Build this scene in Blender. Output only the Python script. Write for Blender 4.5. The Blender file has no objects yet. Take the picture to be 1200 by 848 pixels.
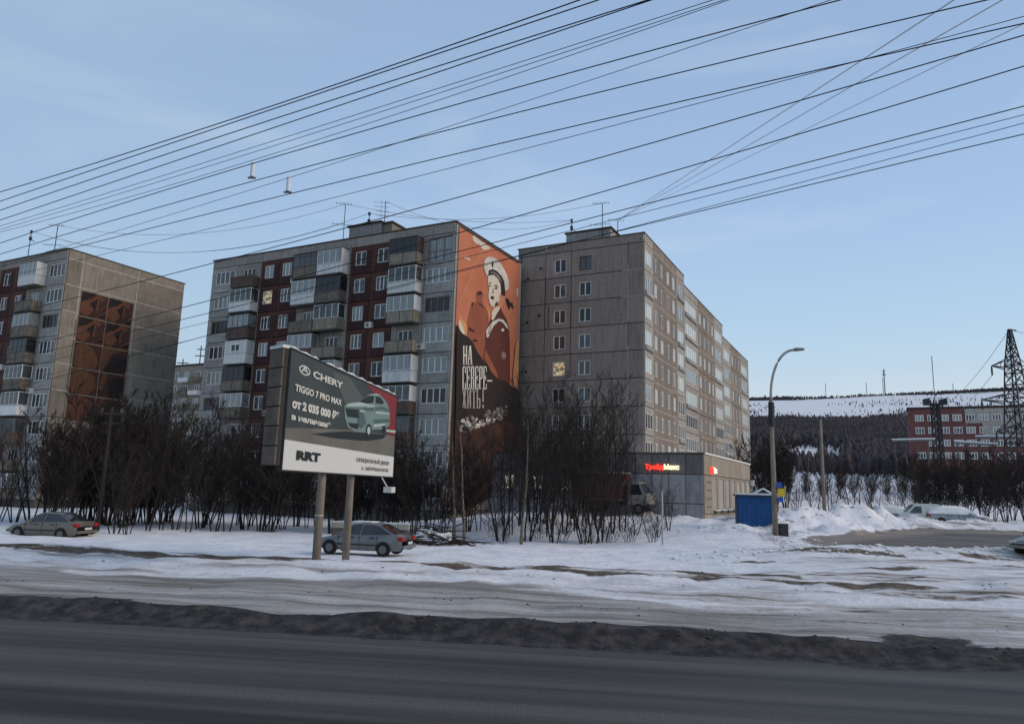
import bpy, math, random
import numpy as np
from mathutils import Vector, Matrix
from mathutils.geometry import tessellate_polygon
random.seed(7); rng = np.random.default_rng(7)
S = bpy.context.scene; COL = S.collection
# ---------------------------------------------------------------- camera
F, ROLL, HY = 850.0, math.atan(.028), 571.5
PITCH = math.atan((HY-424)*math.cos(ROLL)/F)
CAM = Vector((0, 0, 2.9))
fwd = Vector((0, math.cos(PITCH), math.sin(PITCH)))
r0 = Vector((1, 0, 0)); u0 = r0.cross(fwd)
cr, sr = math.cos(ROLL), math.sin(ROLL)
right = cr*r0 + sr*u0; up = -sr*r0 + cr*u0
cam = bpy.data.cameras.new('camera'); co = bpy.data.objects.new('camera', cam); COL.objects.link(co)
m = Matrix((right, up, -fwd)).transposed().to_4x4(); m.translation = CAM; co.matrix_world = m
cam.sensor_width = 36; cam.lens = 36*F/1200; cam.clip_end = 9000; cam.clip_start = .1
S.camera = co
S.render.resolution_x = 1024; S.render.resolution_y = 723
S.view_settings.view_transform = 'Standard'; S.view_settings.look = 'None'
S.view_settings.exposure = 0.0; S.view_settings.gamma = 1
# ---------------------------------------------------------------- sky and light: clear dusk, low light from the right
SUN_EL, SUN_AZ = math.radians(7.0), math.radians(104)     # azimuth clockwise from +Y
w = bpy.data.worlds.new('World'); S.world = w; w.use_nodes = True
nt = w.node_tree; nt.nodes.clear()
N = nt.nodes.new
out = N('ShaderNodeOutputWorld'); bg = N('ShaderNodeBackground'); sky = N('ShaderNodeTexSky')
sky.sky_type = 'NISHITA'; sky.sun_disc = False; sky.sun_elevation = SUN_EL; sky.sun_rotation = SUN_AZ
sky.altitude = 60; sky.air_density = 1.0; sky.dust_density = .6; sky.ozone_density = 1.6
SKY_GAIN = 1.0
tc = N('ShaderNodeTexCoord'); sep = N('ShaderNodeSeparateXYZ'); nt.links.new(tc.outputs['Generated'], sep.inputs[0])
ramp = N('ShaderNodeValToRGB'); nt.links.new(sep.outputs['Z'], ramp.inputs[0])
el = ramp.color_ramp.elements
stops = [(0.0, (.80, .80, .88)), (.10, (.70, .82, .92)), (.2, (.55, .76, .97)), (.34, (.45, .645, .95)), (.5, (.39, .565, .85)), (.75, (.33, .47, .71)), (1.0, (.30, .42, .64))]
el[0].position = 0; el[0].color = stops[0][1]+(1,)
el[1].position = 1; el[1].color = stops[-1][1]+(1,)
for p, c in stops[1:-1]:
    e = el.new(p); e.color = c+(1,)
mixs = N('ShaderNodeMix'); mixs.data_type = 'RGBA'; mixs.inputs[0].default_value = .80
sc = N('ShaderNodeVectorMath'); sc.operation = 'SCALE'; sc.inputs['Scale'].default_value = .10
nt.links.new(sky.outputs[0], sc.inputs[0])
nt.links.new(sc.outputs[0], mixs.inputs[6]); nt.links.new(ramp.outputs[0], mixs.inputs[7])
# pale wisps painted into the sky, standing for window-glass reflections
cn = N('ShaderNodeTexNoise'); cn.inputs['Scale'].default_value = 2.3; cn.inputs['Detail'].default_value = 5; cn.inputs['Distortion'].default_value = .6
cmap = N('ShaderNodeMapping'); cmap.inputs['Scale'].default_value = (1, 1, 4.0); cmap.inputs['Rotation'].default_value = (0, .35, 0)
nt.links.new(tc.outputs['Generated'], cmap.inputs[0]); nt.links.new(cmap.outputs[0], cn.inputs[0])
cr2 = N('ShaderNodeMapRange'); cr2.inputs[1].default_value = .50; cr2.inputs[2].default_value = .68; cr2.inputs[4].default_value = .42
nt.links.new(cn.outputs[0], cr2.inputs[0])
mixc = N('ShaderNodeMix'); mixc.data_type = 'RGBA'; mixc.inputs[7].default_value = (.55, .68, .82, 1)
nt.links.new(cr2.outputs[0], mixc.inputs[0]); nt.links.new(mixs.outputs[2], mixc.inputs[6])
# warm pale band low on the sunward side
dt = N('ShaderNodeVectorMath'); dt.operation = 'DOT_PRODUCT'; dt.inputs[1].default_value = (math.sin(SUN_AZ), math.cos(SUN_AZ), 0); nt.links.new(tc.outputs['Generated'], dt.inputs[0])
w1 = N('ShaderNodeMapRange'); w1.inputs[1].default_value = -.35; w1.inputs[2].default_value = .9; nt.links.new(dt.outputs['Value'], w1.inputs[0])
w2 = N('ShaderNodeMapRange'); w2.inputs[1].default_value = 0; w2.inputs[2].default_value = .16; w2.inputs[3].default_value = .75; w2.inputs[4].default_value = 0; nt.links.new(sep.outputs['Z'], w2.inputs[0])
w3 = N('ShaderNodeMath'); w3.operation = 'MULTIPLY'; nt.links.new(w1.outputs[0], w3.inputs[0]); nt.links.new(w2.outputs[0], w3.inputs[1])
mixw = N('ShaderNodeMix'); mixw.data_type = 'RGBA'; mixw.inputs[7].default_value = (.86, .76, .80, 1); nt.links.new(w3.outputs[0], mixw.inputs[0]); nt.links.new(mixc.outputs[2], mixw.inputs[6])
# the sky away from the sun is greyer
g1 = N('ShaderNodeMapRange'); g1.inputs[1].default_value = -.1; g1.inputs[2].default_value = -.8; g1.inputs[4].default_value = .45; nt.links.new(dt.outputs['Value'], g1.inputs[0])
mixg = N('ShaderNodeMix'); mixg.data_type = 'RGBA'; mixg.inputs[7].default_value = (.33, .45, .60, 1); nt.links.new(g1.outputs[0], mixg.inputs[0]); nt.links.new(mixw.outputs[2], mixg.inputs[6])
gain = N('ShaderNodeVectorMath'); gain.operation = 'SCALE'; gain.inputs['Scale'].default_value = 10.0*SKY_GAIN
nt.links.new(mixg.outputs[2], gain.inputs[0]); nt.links.new(gain.outputs[0], bg.inputs[0]); bg.inputs[1].default_value = .1
nt.links.new(bg.outputs[0], out.inputs[0])
sl = bpy.data.lights.new('sun', 'SUN'); sl.energy = 1.75; sl.angle = math.radians(30); sl.color = (1, .82, .66)
so = bpy.data.objects.new('sun', sl); COL.objects.link(so)
sd = Vector((math.sin(SUN_AZ)*math.cos(math.radians(29)), math.cos(SUN_AZ)*math.cos(math.radians(29)), math.sin(math.radians(29))))
so.rotation_euler = sd.to_track_quat('Z', 'Y').to_euler()
# ---------------------------------------------------------------- survey helpers (used once, to read real positions off the photograph)
def ray(x, y):
    d = fwd*F + right*(x-600) - up*(y-424); k = math.hypot(d.x, d.y); return d/k
AZ = math.radians(27.2)
AX = Vector((math.sin(AZ), math.cos(AZ))); BX = Vector((-math.cos(AZ), math.sin(AZ)))
def at(px, py, D):
    return CAM + ray(px, py)*D
def onplane(K, d, px, py):
    r = ray(px, py); n = Vector((-d[1], d[0])); t = Vector(K[:2]).dot(n)/(Vector(r[:2]).dot(n))
    P = Vector(r[:2])*t; return (P-Vector(K[:2])).dot(Vector(d)), CAM.z+t*r.z
# ---------------------------------------------------------------- materials
MATS = {}
def mat(name, col, rough=.8, spec=.3, metal=0, col2=None, scale=3.0, detail=5, bump=0, bscale=30, stretch=(1, 1, 1), emit=None, estr=0, lo=.35, hi=.65, coat=0):
    if name in MATS: return MATS[name]
    if not emit: col = (min(col[0]*1.04, 1), col[1], col[2]*.89); col2 = col2 and (min(col2[0]*1.04, 1), col2[1], col2[2]*.89)
    m = bpy.data.materials.new(name); m.use_nodes = True; t = m.node_tree; b = t.nodes['Principled BSDF']
    b.inputs['Roughness'].default_value = rough; b.inputs['Metallic'].default_value = metal
    b.inputs['Specular IOR Level'].default_value = spec; b.inputs['Base Color'].default_value = tuple(col)+(1,)
    b.inputs['Coat Weight'].default_value = coat
    if coat: b.inputs['Coat Roughness'].default_value = .08
    tcn = t.nodes.new('ShaderNodeTexCoord'); mp = t.nodes.new('ShaderNodeMapping'); mp.inputs['Scale'].default_value = stretch
    t.links.new(tcn.outputs['Object'], mp.inputs[0])
    oi = t.nodes.new('ShaderNodeObjectInfo'); t.links.new(oi.outputs['Location'], mp.inputs['Location'])
    if col2 is not None:
        n = t.nodes.new('ShaderNodeTexNoise'); n.inputs['Scale'].default_value = scale; n.inputs['Detail'].default_value = detail; n.inputs['Roughness'].default_value = .65
        t.links.new(mp.outputs[0], n.inputs[0])
        r = t.nodes.new('ShaderNodeMapRange'); r.inputs[1].default_value = lo; r.inputs[2].default_value = hi; t.links.new(n.outputs[0], r.inputs[0])
        x = t.nodes.new('ShaderNodeMix'); x.data_type = 'RGBA'; x.inputs[6].default_value = tuple(col)+(1,); x.inputs[7].default_value = tuple(col2)+(1,)
        t.links.new(r.outputs[0], x.inputs[0]); t.links.new(x.outputs[2], b.inputs['Base Color'])
    if any(k in name for k in ('panel', 'balcony', 'cladding', 'podium', 'slab', 'wall', 'render', 'brick', 'mural', 'ornament')):
        mg = t.nodes.new('ShaderNodeMapping'); mg.inputs['Scale'].default_value = (2.6, 2.6, .22); t.links.new(tcn.outputs['Object'], mg.inputs[0]); t.links.new(oi.outputs['Location'], mg.inputs['Location'])
        g = t.nodes.new('ShaderNodeTexNoise'); g.inputs['Scale'].default_value = 1.6; g.inputs['Detail'].default_value = 7; g.inputs['Roughness'].default_value = .7; t.links.new(mg.outputs[0], g.inputs[0])
        gr = t.nodes.new('ShaderNodeMapRange'); gr.inputs[1].default_value = .45; gr.inputs[2].default_value = .72; gr.inputs[3].default_value = 1.0; gr.inputs[4].default_value = .84 if 'mural' in name else .66; t.links.new(g.outputs[0], gr.inputs[0])
        rv = t.nodes.new('ShaderNodeMapRange'); rv.inputs[3].default_value = .88; rv.inputs[4].default_value = 1.12; t.links.new(oi.outputs['Random'], rv.inputs[0])
        mm = t.nodes.new('ShaderNodeMath'); mm.operation = 'MULTIPLY'; t.links.new(gr.outputs[0], mm.inputs[0])
        if 'mural' in name or 'ornament' in name: mm.inputs[1].default_value = 1
        else: t.links.new(rv.outputs[0], mm.inputs[1])
        vs_ = t.nodes.new('ShaderNodeVectorMath'); vs_.operation = 'SCALE'; t.links.new(mm.outputs[0], vs_.inputs['Scale'])
        if col2 is not None: t.links.new(x.outputs[2], vs_.inputs[0])
        else: vs_.inputs[0].default_value = tuple(col)
        t.links.new(vs_.outputs[0], b.inputs['Base Color'])
    if name == 'lit_glass': t.links.new(x.outputs[2], b.inputs['Emission Color'])
    if bump:
        n2 = t.nodes.new('ShaderNodeTexNoise'); n2.inputs['Scale'].default_value = bscale; n2.inputs['Detail'].default_value = 4
        t.links.new(mp.outputs[0], n2.inputs[0])
        bp = t.nodes.new('ShaderNodeBump'); bp.inputs['Strength'].default_value = bump; bp.inputs['Distance'].default_value = .05
        t.links.new(n2.outputs[0], bp.inputs['Height']); t.links.new(bp.outputs[0], b.inputs['Normal'])
    if emit:
        b.inputs['Emission Color'].default_value = tuple(emit)+(1,); b.inputs['Emission Strength'].default_value = estr
    MATS[name] = m; return m
M = dict(
 core=mat('joint_dark', (.045, .042, .042), .9),
 pan_grey=mat('grey_panel', (.27, .262, .255), .9, col2=(.34, .33, .32), scale=1.2, bump=.25, bscale=12, stretch=(1, 1, 2)),
 pan_light=mat('pale_panel', (.38, .385, .40), .9, col2=(.26, .26, .27), scale=1.1, bump=.3, bscale=10, stretch=(.5, .5, 3)),
 pan_attic=mat('attic_panel', (.25, .24, .235), .9, col2=(.31, .295, .28), scale=1.3, bump=.2),
 pan_beige=mat('beige_gable_panel', (.25, .225, .20), .9, col2=(.185, .17, .152), scale=.9, bump=.3, bscale=8),
 pan_front=mat('taupe_gable_panel', (.245, .212, .202), .9, col2=(.295, .256, .242), scale=1.6, bump=.35, bscale=9, stretch=(1, 1, 3)),
 pan_side=mat('side_panel', (.29, .275, .262), .9, col2=(.36, .345, .33), scale=1.4, bump=.2),
 pan_brown=mat('brown_side_panel', (.20, .168, .15), .9, col2=(.245, .208, .188), scale=1.4, bump=.2),
 rust=mat('rust_cladding', (.105, .045, .034), .85, col2=(.08, .034, .027), scale=2, bump=.2),
 maroon=mat('maroon_cladding', (.042, .021, .023), .85, col2=(.058, .026, .025), scale=2, bump=.2),
 white=mat('white_paint', (.60, .62, .64), .6, col2=(.50, .51, .53), scale=2),
 frame=mat('white_frame', (.76, .78, .82), .5),
 oldframe=mat('old_wood_frame', (.22, .21, .2), .7, col2=(.12, .1, .09), scale=5),
 brownframe=mat('brown_frame', (.09, .06, .05), .7),
 darkframe=mat('dark_frame', (.05, .05, .055), .6),
 para_conc=mat('balcony_concrete', (.20, .185, .165), .9, col2=(.11, .085, .065), scale=2.2, lo=.4, hi=.7, bump=.2),
 para_beige=mat('balcony_beige', (.30, .27, .225), .8, col2=(.22, .19, .16), scale=2),
 para_brown=mat('balcony_brown', (.14, .10, .085), .8, col2=(.08, .06, .05), scale=3),
 para_white=mat('balcony_white', (.72, .74, .79), .6, col2=(.62, .64, .68), scale=1.5),
 slab=mat('slab_concrete', (.13, .125, .12), .9, col2=(.08, .075, .07), scale=3),
 glass=mat('window_glass', (.028, .034, .042), .08, spec=.7, col2=(.075, .085, .1), scale=.8),
 glass2=mat('curtained_glass', (.12, .14, .16), .12, spec=.9, col2=(.28, .31, .33), scale=2.0, stretch=(6, 6, .4)),
 glass3=mat('dark_glass', (.014, .017, .022), .1, spec=.5),
 glassb=mat('painted_sky_glass', (.42, .50, .55), .15, spec=1, col2=(.60, .66, .68), scale=2, stretch=(5, 5, .5)),  # sky reflection painted into the panes as a pale base colour
 lit=mat('lit_glass', (.95, .72, .38), .3, col2=(.10, .07, .04), scale=4, lo=.40, hi=.58, emit=(1, .78, .45), estr=.45),
 litw=mat('lit_shop_glass', (.5, .5, .4), .3, emit=(1, .95, .72), estr=.6),
 seam_w=mat('white_seal', (.42, .42, .41), .8, col2=(.26, .25, .24), scale=2.5),
 seam_d=mat('bitumen_seal', (.035, .032, .032), .8),
 cornice=mat('roof_metal', (.06, .055, .05), .6, col2=(.12, .10, .08), scale=2),
 bitumen=mat('roof_bitumen', (.04, .04, .042), .9),
 snowm=mat('snow_cover', (.74, .79, .86), .75, col2=(.62, .66, .73), scale=2.5, bump=.3, bscale=8),
 conc=mat('concrete_pole', (.25, .22, .20), .9, col2=(.17, .145, .125), scale=4, bump=.3, stretch=(1, 1, .4)),
 galv=mat('galvanised_steel', (.42, .44, .46), .5, metal=.4, col2=(.3, .31, .33), scale=5),
 dsteel=mat('dark_steel', (.028, .03, .036), .6, spec=.3),
 steel_g=mat('grey_steel', (.16, .165, .175), .5),
 cable=mat('black_cable', (.012, .013, .018), .6),
 cableg=mat('grey_cable', (.20, .24, .30), .6),
 cablep=mat('pale_cable', (.66, .72, .86), .6),
 bark=mat('dark_bark', (.022, .018, .018), .95, col2=(.040, .033, .031), scale=6, bump=.4),
 twig=mat('brown_twigs', (.022, .018, .019), .95, col2=(.040, .032, .031), scale=2),
 birch=mat('pale_bark', (.17, .15, .135), .9, col2=(.07, .055, .05), scale=5, lo=.45, hi=.6, stretch=(1, 1, 2.5)),
 tyre=mat('tyre_rubber', (.015, .015, .016), .9),
 rim=mat('alloy_rim', (.14, .145, .155), .45, metal=.6),
 carglass=mat('car_glass', (.015, .018, .022), .06, spec=.8),
 red_lamp=mat('red_lamp', (.30, .015, .02), .3),
 clear_lamp=mat('clear_lamp', (.5, .52, .54), .2),
 blk=mat('black_plastic', (.02, .02, .022), .6),
 blue=mat('blue_kiosk', (.012, .085, .28), .55, col2=(.009, .065, .22), scale=2),
 dirt=mat('dirty_paint', (.25, .23, .21), .7, col2=(.13, .11, .10), scale=3),
)
# ---------------------------------------------------------------- object helpers
CUR = [None]
class MB:
    def __init__(s): s.v = []; s.f = []; s.m = []
    def add(s, vs, fs, mi=0):
        o = len(s.v); s.v += [tuple(v) for v in vs]; s.f += [tuple(i+o for i in f) for f in fs]; s.m += [mi]*len(fs); return s
    def box(s, x0, x1, y0, y1, z0, z1, mi=0):
        v = [(x0, y0, z0), (x1, y0, z0), (x1, y1, z0), (x0, y1, z0), (x0, y0, z1), (x1, y0, z1), (x1, y1, z1), (x0, y1, z1)]
        return s.add(v, [(0, 3, 2, 1), (4, 5, 6, 7), (0, 1, 5, 4), (1, 2, 6, 5), (2, 3, 7, 6), (3, 0, 4, 7)], mi)
    def tube(s, pts, rad, n=6, mi=0, cap=True):
        pts = [Vector(p) for p in pts]
        if not hasattr(rad, '__len__'): rad = [rad]*len(pts)
        rings = []
        for i, p in enumerate(pts):
            d = (pts[min(i+1, len(pts)-1)]-pts[max(i-1, 0)])
            if d.length < 1e-9: d = Vector((0, 0, 1))
            d.normalize(); a = Vector((0, 0, 1)) if abs(d.z) < .9 else Vector((1, 0, 0))
            x = d.cross(a).normalized(); y = d.cross(x)
            rings.append([p+(x*math.cos(2*math.pi*k/n)+y*math.sin(2*math.pi*k/n))*rad[i] for k in range(n)])
        vs = [v for r in rings for v in r]; fs = []
        for i in range(len(pts)-1):
            for k in range(n):
                a = i*n+k; b = i*n+(k+1) % n; fs.append((a, b, b+n, a+n))
        if cap: fs += [tuple(range(n-1, -1, -1)), tuple(range((len(pts)-1)*n, len(pts)*n))]
        return s.add(vs, fs, mi)
    def poly(s, pts, d0, d1, mi=0):
        """flat polygon (x,z) in canonical wall frame, standing from y=-d0 (back) to y=-d1 (front)"""
        tri = tessellate_polygon([[Vector((p[0], p[1], 0)) for p in pts]])
        n = len(pts); vs = [(p[0], -d1, p[1]) for p in pts] + [(p[0], -d0, p[1]) for p in pts]
        fs = [tuple(t) for t in tri] + [(i, (i+1) % n, (i+1) % n+n, i+n) for i in range(n)]
        return s.add(vs, fs, mi)
    def mesh(s, name, mats, smooth=False):
        me = bpy.data.meshes.new(name); me.from_pydata(s.v, [], s.f)
        for x in (mats if isinstance(mats, (list, tuple)) else [mats]): me.materials.append(x)
        if any(s.m): me.polygons.foreach_set('material_index', s.m)
        if smooth: me.polygons.foreach_set('use_smooth', [True]*len(s.f))
        me.update(); return me
def link(me, name, parent=None, loc=(0, 0, 0), rz=0):
    o = bpy.data.objects.new(name, me); COL.objects.link(o); o.parent = parent; o.location = loc; o.rotation_euler = (0, 0, rz); return o
def part(mb, name, mats, parent=None, loc=(0, 0, 0), rz=0, smooth=False):
    return link(mb.mesh(name, mats, smooth), name, parent, loc, rz)
def tag(o, label=None, cat=None, group=None, kind=None):
    if label: o['label'] = label
    if cat: o['category'] = cat
    if group: o['group'] = group
    if kind: o['kind'] = kind
    return o
def thing(name, label, cat, loc=(0, 0, 0), rz=0, group=None):
    return tag(link(None, name, None, loc, rz), label, cat, group)
def copy_tree(o, parent=None, label=None):
    c = o.copy(); COL.objects.link(c); c.parent = parent
    if label: c['label'] = label
    for ch in list(o.children): copy_tree(ch, c)
    return c
# ---------------------------------------------------------------- value noise for terrain
def vnoise(x, y, sc, seed=0):
    x = x/sc+seed*17.3; y = y/sc+seed*9.1; xi = np.floor(x).astype(int); yi = np.floor(y).astype(int); fx = x-xi; fy = y-yi
    fx = fx*fx*(3-2*fx); fy = fy*fy*(3-2*fy)
    h = lambda a, b: (np.abs(np.sin(a*127.1+b*311.7+seed*74.7)*43758.5453) % 1)
    return (h(xi, yi)*(1-fx)+h(xi+1, yi)*fx)*(1-fy)+(h(xi, yi+1)*(1-fx)+h(xi+1, yi+1)*fx)*fy
def fbm(x, y, sc, seed=0, n=4):
    t = 0; a = .5
    for i in range(n): t = t+a*vnoise(x, y, sc/2**i, seed+i); a *= .5
    return t/(1-.5**n)
def sst(x, a, b):
    t = np.clip((x-a)/(b-a), 0, 1); return t*t*(3-2*t)
PR = [0, 95, 130, 190, 250, 300, 350, 400, 500, 700, 900, 1000, 1300, 1500, 2200, 6000]
PZ = [0, 0, 2.5, 8, 10.5, 19, 25, 32, 44, 68, 94, 112, 163, 180, 170, 120]
KP = None
PILES = [(20.6, 55.5, 1.9, .8), (23.2, 56.2, 2.0, 1.75), (25.3, 57.2, 1.3, 1.2), (27.4, 57.2, 1.8, 1.6), (30.2, 59.5, 2.0, 1.15), (18.6, 54.0, 1.6, .55), (32.8, 60.6, 2.2, .75), (35.5, 60.8, 2.6, .45), (39, 60.5, 3.0, .35), (44, 60.5, 3, .4), (49, 60.5, 3, .5), (18.8, 53.2, 1.8, .3), (15.0, 50, 3, .3), (11.5, 62.3, 2.0, .5), (54, 60.5, 2.6, .65)]
def height(x, y):
    x = np.asarray(x, float); y = np.asarray(y, float)
    yp = y+.12*x
    near = .25*np.exp(-((yp-15.0-.35*vnoise(x, y, 3, 5))/.55)**2)*(.6+.9*fbm(x, y, 1.5, 3)) + .08*sst(yp, 15.2, 16.5)
    snow = sst(yp, 19.5, 22)*(.12+.10*fbm(x, y, 2.2, 8)) + .06*np.exp(-((yp-24.6)/1.6)**2)*(.5+fbm(x, y, 4, 11))
    rightw = sst(x, 4, 15)
    low = -.66*sst(yp, 25.5, 31)*(1-rightw)
    rise = sst(y, 46, 62)*sst(x, -14, 4)*1.15*(1-rightw)
    rr = rightw*(.58*sst(y, 42, 62)-.02)
    z = near+snow+low+rise+rr
    rough = fbm(x, y, 1.3, 21)-.5
    offroad = sst(yp, 14.3, 15)
    street = street_mask(x, y)
    z = z+offroad*(1-street)*(rough*.16+(fbm(x, y, 6, 33)-.5)*.22) - .10*street
    lump = (1-2*np.abs(vnoise(x, y, 1.1, 95)-.5))**2*.34*sst(y, 50, 53)*(1-sst(y, 60, 62))*sst(x, 17, 19)*(1-sst(x, 33, 36))*(1-street)+(vnoise(x, y, .8, 91)*vnoise(x, y, 1.7, 92)-.2)*.85*sst(y, 46, 50)*(1-sst(y, 64, 68))*sst(x, 12, 16)*(1-street)+(vnoise(x, y, .7, 93)-.4)*.07*sst(yp, 14.2, 14.6)*(1-sst(yp, 15.6, 16.4))+(vnoise(x, y, .7, 94)-.5)*.14*sst(yp, 20, 22)*(1-sst(yp, 29, 31))
    z = z+lump
    berm = .42*np.exp(-((y-(35.6+.03*x))/1.9)**2)*sst(x, 9, 17)*(.35+1.3*fbm(x, y, 3.2, 44))
    z = z+berm
    for (a, b, r, h) in PILES:
        d2 = ((x-a)/r)**2+((y-b)/(r*.75))**2
        z = z+.88*h*np.exp(-d2*1.6)*(.45+1.1*fbm(x, y, 1.1, int(a*7), 5))
    r = np.hypot(x, y)
    far = np.interp(r, PR, PZ)*sst(y, -200, 300)
    z = z+far + sst(r, 400, 1000)*(fbm(x, y, 420, 60)-.5)*22*np.clip(r/1400, 0, 1)
    return z
def street_mask(x, y):
    n = (fbm(x, y, 2.5, 71)-.5)*2.2
    a = sst(x-.15*(y-38)+n, 15.5, 18.5)*sst(y+n*.5, 37.6, 38.8)*(1-sst(y+n*.8-np.minimum(57.5, 45.5+.78*(x-17)), -.2, 1.2))
    blob = np.exp(-(((x-29.5)/4.5)**2+((y-42)/2.0)**2)*1.2)
    return np.clip(a-1.15*blob*sst(x, 24, 27), 0, 1)
def hz(x, y): return float(height(np.array([x]), np.array([y]))[0])
def axis(parts):
    o = []
    for a, b, s in parts: o += list(np.arange(a, b, s))
    return o
def geo(a, s, g, n, sign):
    o = []; v = a
    for i in range(n): s *= g; v += s*sign; o.append(v)
    return o
xs = np.array(sorted(set(geo(-30, .35, 1.13, 62, -1)+axis([(-30, 36, .33), (36, 62, .5)])+[62]+geo(62, .5, 1.13, 62, 1))))
ys = np.array(sorted(set(geo(-4, .6, 1.35, 20, -1)+axis([(-4, 13.5, .8), (13.5, 31, .17), (31, 66, .4), (66, 76, .8)])+[76]+geo(76, .8, 1.09, 72, 1))))
X, Y = np.meshgrid(xs, ys); Z = height(X, Y)
nx, ny = len(xs), len(ys)
V = np.stack([X.ravel(), Y.ravel(), Z.ravel()], 1)
idx = np.arange(nx*ny).reshape(ny, nx)
Q = np.stack([idx[:-1, :-1], idx[:-1, 1:], idx[1:, 1:], idx[1:, :-1]], -1).reshape(-1, 4)
me = bpy.data.meshes.new('ground'); me.vertices.add(len(V)); me.vertices.foreach_set('co', V.ravel())
me.loops.add(Q.size); me.loops.foreach_set('vertex_index', Q.ravel()); me.polygons.add(len(Q))
me.polygons.foreach_set('loop_start', np.arange(0, Q.size, 4)); me.polygons.foreach_set('loop_total', np.full(len(Q), 4))
me.polygons.foreach_set('use_smooth', np.ones(len(Q), bool)); me.update(calc_edges=True)
YP = Y+.12*X; R_ = np.hypot(X, Y)
def forest_density(X, Y):
    r = np.hypot(X, Y); n = fbm(X, Y, 60, 90)
    az = np.degrees(np.arctan2(X, Y))
    d = sst(r, 205, 240)*(1-.62*sst(r+ (n-.5)*300, 560, 640)*sst(fbm(X, Y, 45, 91), .42, .55))*(1-sst(r+ (n-.5)*300, 790, 930))
    patch = np.exp(-((az-22.4)/3.8)**4)*np.exp(-((r-(278+(n-.5)*40))/95)**4)
    patch2 = np.exp(-((az-27.5)/1.6)**4)*np.exp(-((r-235)/20)**4)
    d = d*(1-patch)*(1-patch2)
    ridge = sst(r, 1250, 1290)*(1-sst(r, 1600, 1700))*.9*sst(fbm(X, Y, 150, 15), .26, .5)
    mid = .22*sst(r, 900, 950)*(1-sst(r, 1050, 1200))*sst(fbm(X, Y, 120, 12), .42, .58)
    return np.clip(np.maximum(np.maximum(d, ridge), mid), 0, 1)
asph = (1-sst(YP, 14.1, 14.3))
bank = sst(YP, 13.2, 13.4)*(1-sst(YP+(fbm(X, Y, 1.4, 2)-.5)*1.6, 15.3, 16.5))
slush = sst(YP, 15.4, 16.0)*(1-sst(YP+(fbm(X*.35, Y, 2.2, 4)-.5)*3.0+.6*sst(X, -2, 8), 19.8, 21.4))*(1-.42*sst(X+(fbm(X, Y, 2, 6)-.5)*5, .5, 8))
def ridge_track(c, wd, x0, x1, seed, amt):
    return amt*np.exp(-((YP-c-(fbm(X, Y*0, 7, seed)-.5)*1.6)/wd)**2)*sst(X, x0-2, x0)*(1-sst(X, x1, x1+2))*sst(fbm(X*.5, Y, 1.3, seed+1), .28, .44)
dirt = ridge_track(24.6, .95, -30, -8, 31, 1)+ridge_track(26.4, .6, -9, 5, 33, 1)+ridge_track(24.4, .6, -2, 12, 35, 1)+ridge_track(26.3, .75, -1, 9, 36, 1)+ridge_track(22.8, .55, 9, 20, 37, .55)+ridge_track(20.0, .4, 2, 14, 39, .4)+ridge_track(28.3, .55, -16, 14, 41, .8)
dirt = dirt+.55*np.exp(-((YP-18.3)/.8)**2)*sst(X,3,6)*sst(fbm(X*.4, Y, 1.1, 57), .5, .6)+.75*np.exp(-((Y-34.4)/.8)**2)*sst(X, 12, 15)*sst(fbm(X, Y, 2.0, 51), .45, .6)
for (px_, py_, rx_, ry_, a_) in [(1045, 668, 1.5, .7, 1), (1120, 661, 1.3, .6, .8), (1185, 668, 1.2, .8, .7), (960, 652, 1.6, .5, .8), (650, 668, 2.2, .5, .9), (880, 655, 1.6, .45, .8), (350, 657, 1.2, .4, .8), (245, 648, 1.2, .35, .7)]:
    r_ = ray(px_, py_); k_ = -2.78/r_.z; dirt = dirt+a_*np.exp(-(((X-r_.x*k_)/rx_)**2+((Y-r_.y*k_)/ry_)**2))
st = street_mask(X, Y)
edge = np.clip(np.exp(-((Y-np.minimum(57.0, 45+.78*(X-17)))/2.6)**2)*sst(X, 14, 17)+np.exp(-((X-.15*(Y-38)-16.2)/2.2)**2)*sst(Y, 36, 38)*(1-sst(Y, 54, 57)), 0, 1)
under = sst(R_, 55, 70)*.25*(1-sst(R_, 90, 120))
forest = forest_density(X, Y)
def attr(n, a):
    t = me.attributes.new(n, 'FLOAT', 'POINT'); t.data.foreach_set('value', np.clip(a, 0, 1).astype(np.float32).ravel())
bank = np.clip(bank+1.1*np.exp(-(((X-8.6)/1.0)**2+((YP-16.6)/.75)**2))*(.5+fbm(X, Y, .8, 77)), 0, 1)
attr('verge', sst(YP, 15.5, 17)*(1-sst(YP, 28, 31))*(.55+.45*sst(X, 2, 8))+.8*sst(X,10,15)*sst(YP,27,31)*(1-sst(Y,38,40))+.6*np.exp(-((Y-59)/1.8)**2)*sst(X,14,18)); attr('asph', asph); attr('bank', bank); attr('slush', slush); attr('dirt', np.clip(dirt+.5*edge*(1-st), 0, 1)); attr('street', st); attr('forest', forest); attr('edge', edge)
gm = bpy.data.materials.new('winter_ground'); gm.use_nodes = True; t = gm.node_tree; b = t.nodes['Principled BSDF']
def nn(ty, **k):
    n = t.nodes.new(ty)
    for a, v in k.items(): setattr(n, a, v)
    return n
geoN = nn('ShaderNodeNewGeometry')
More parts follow.
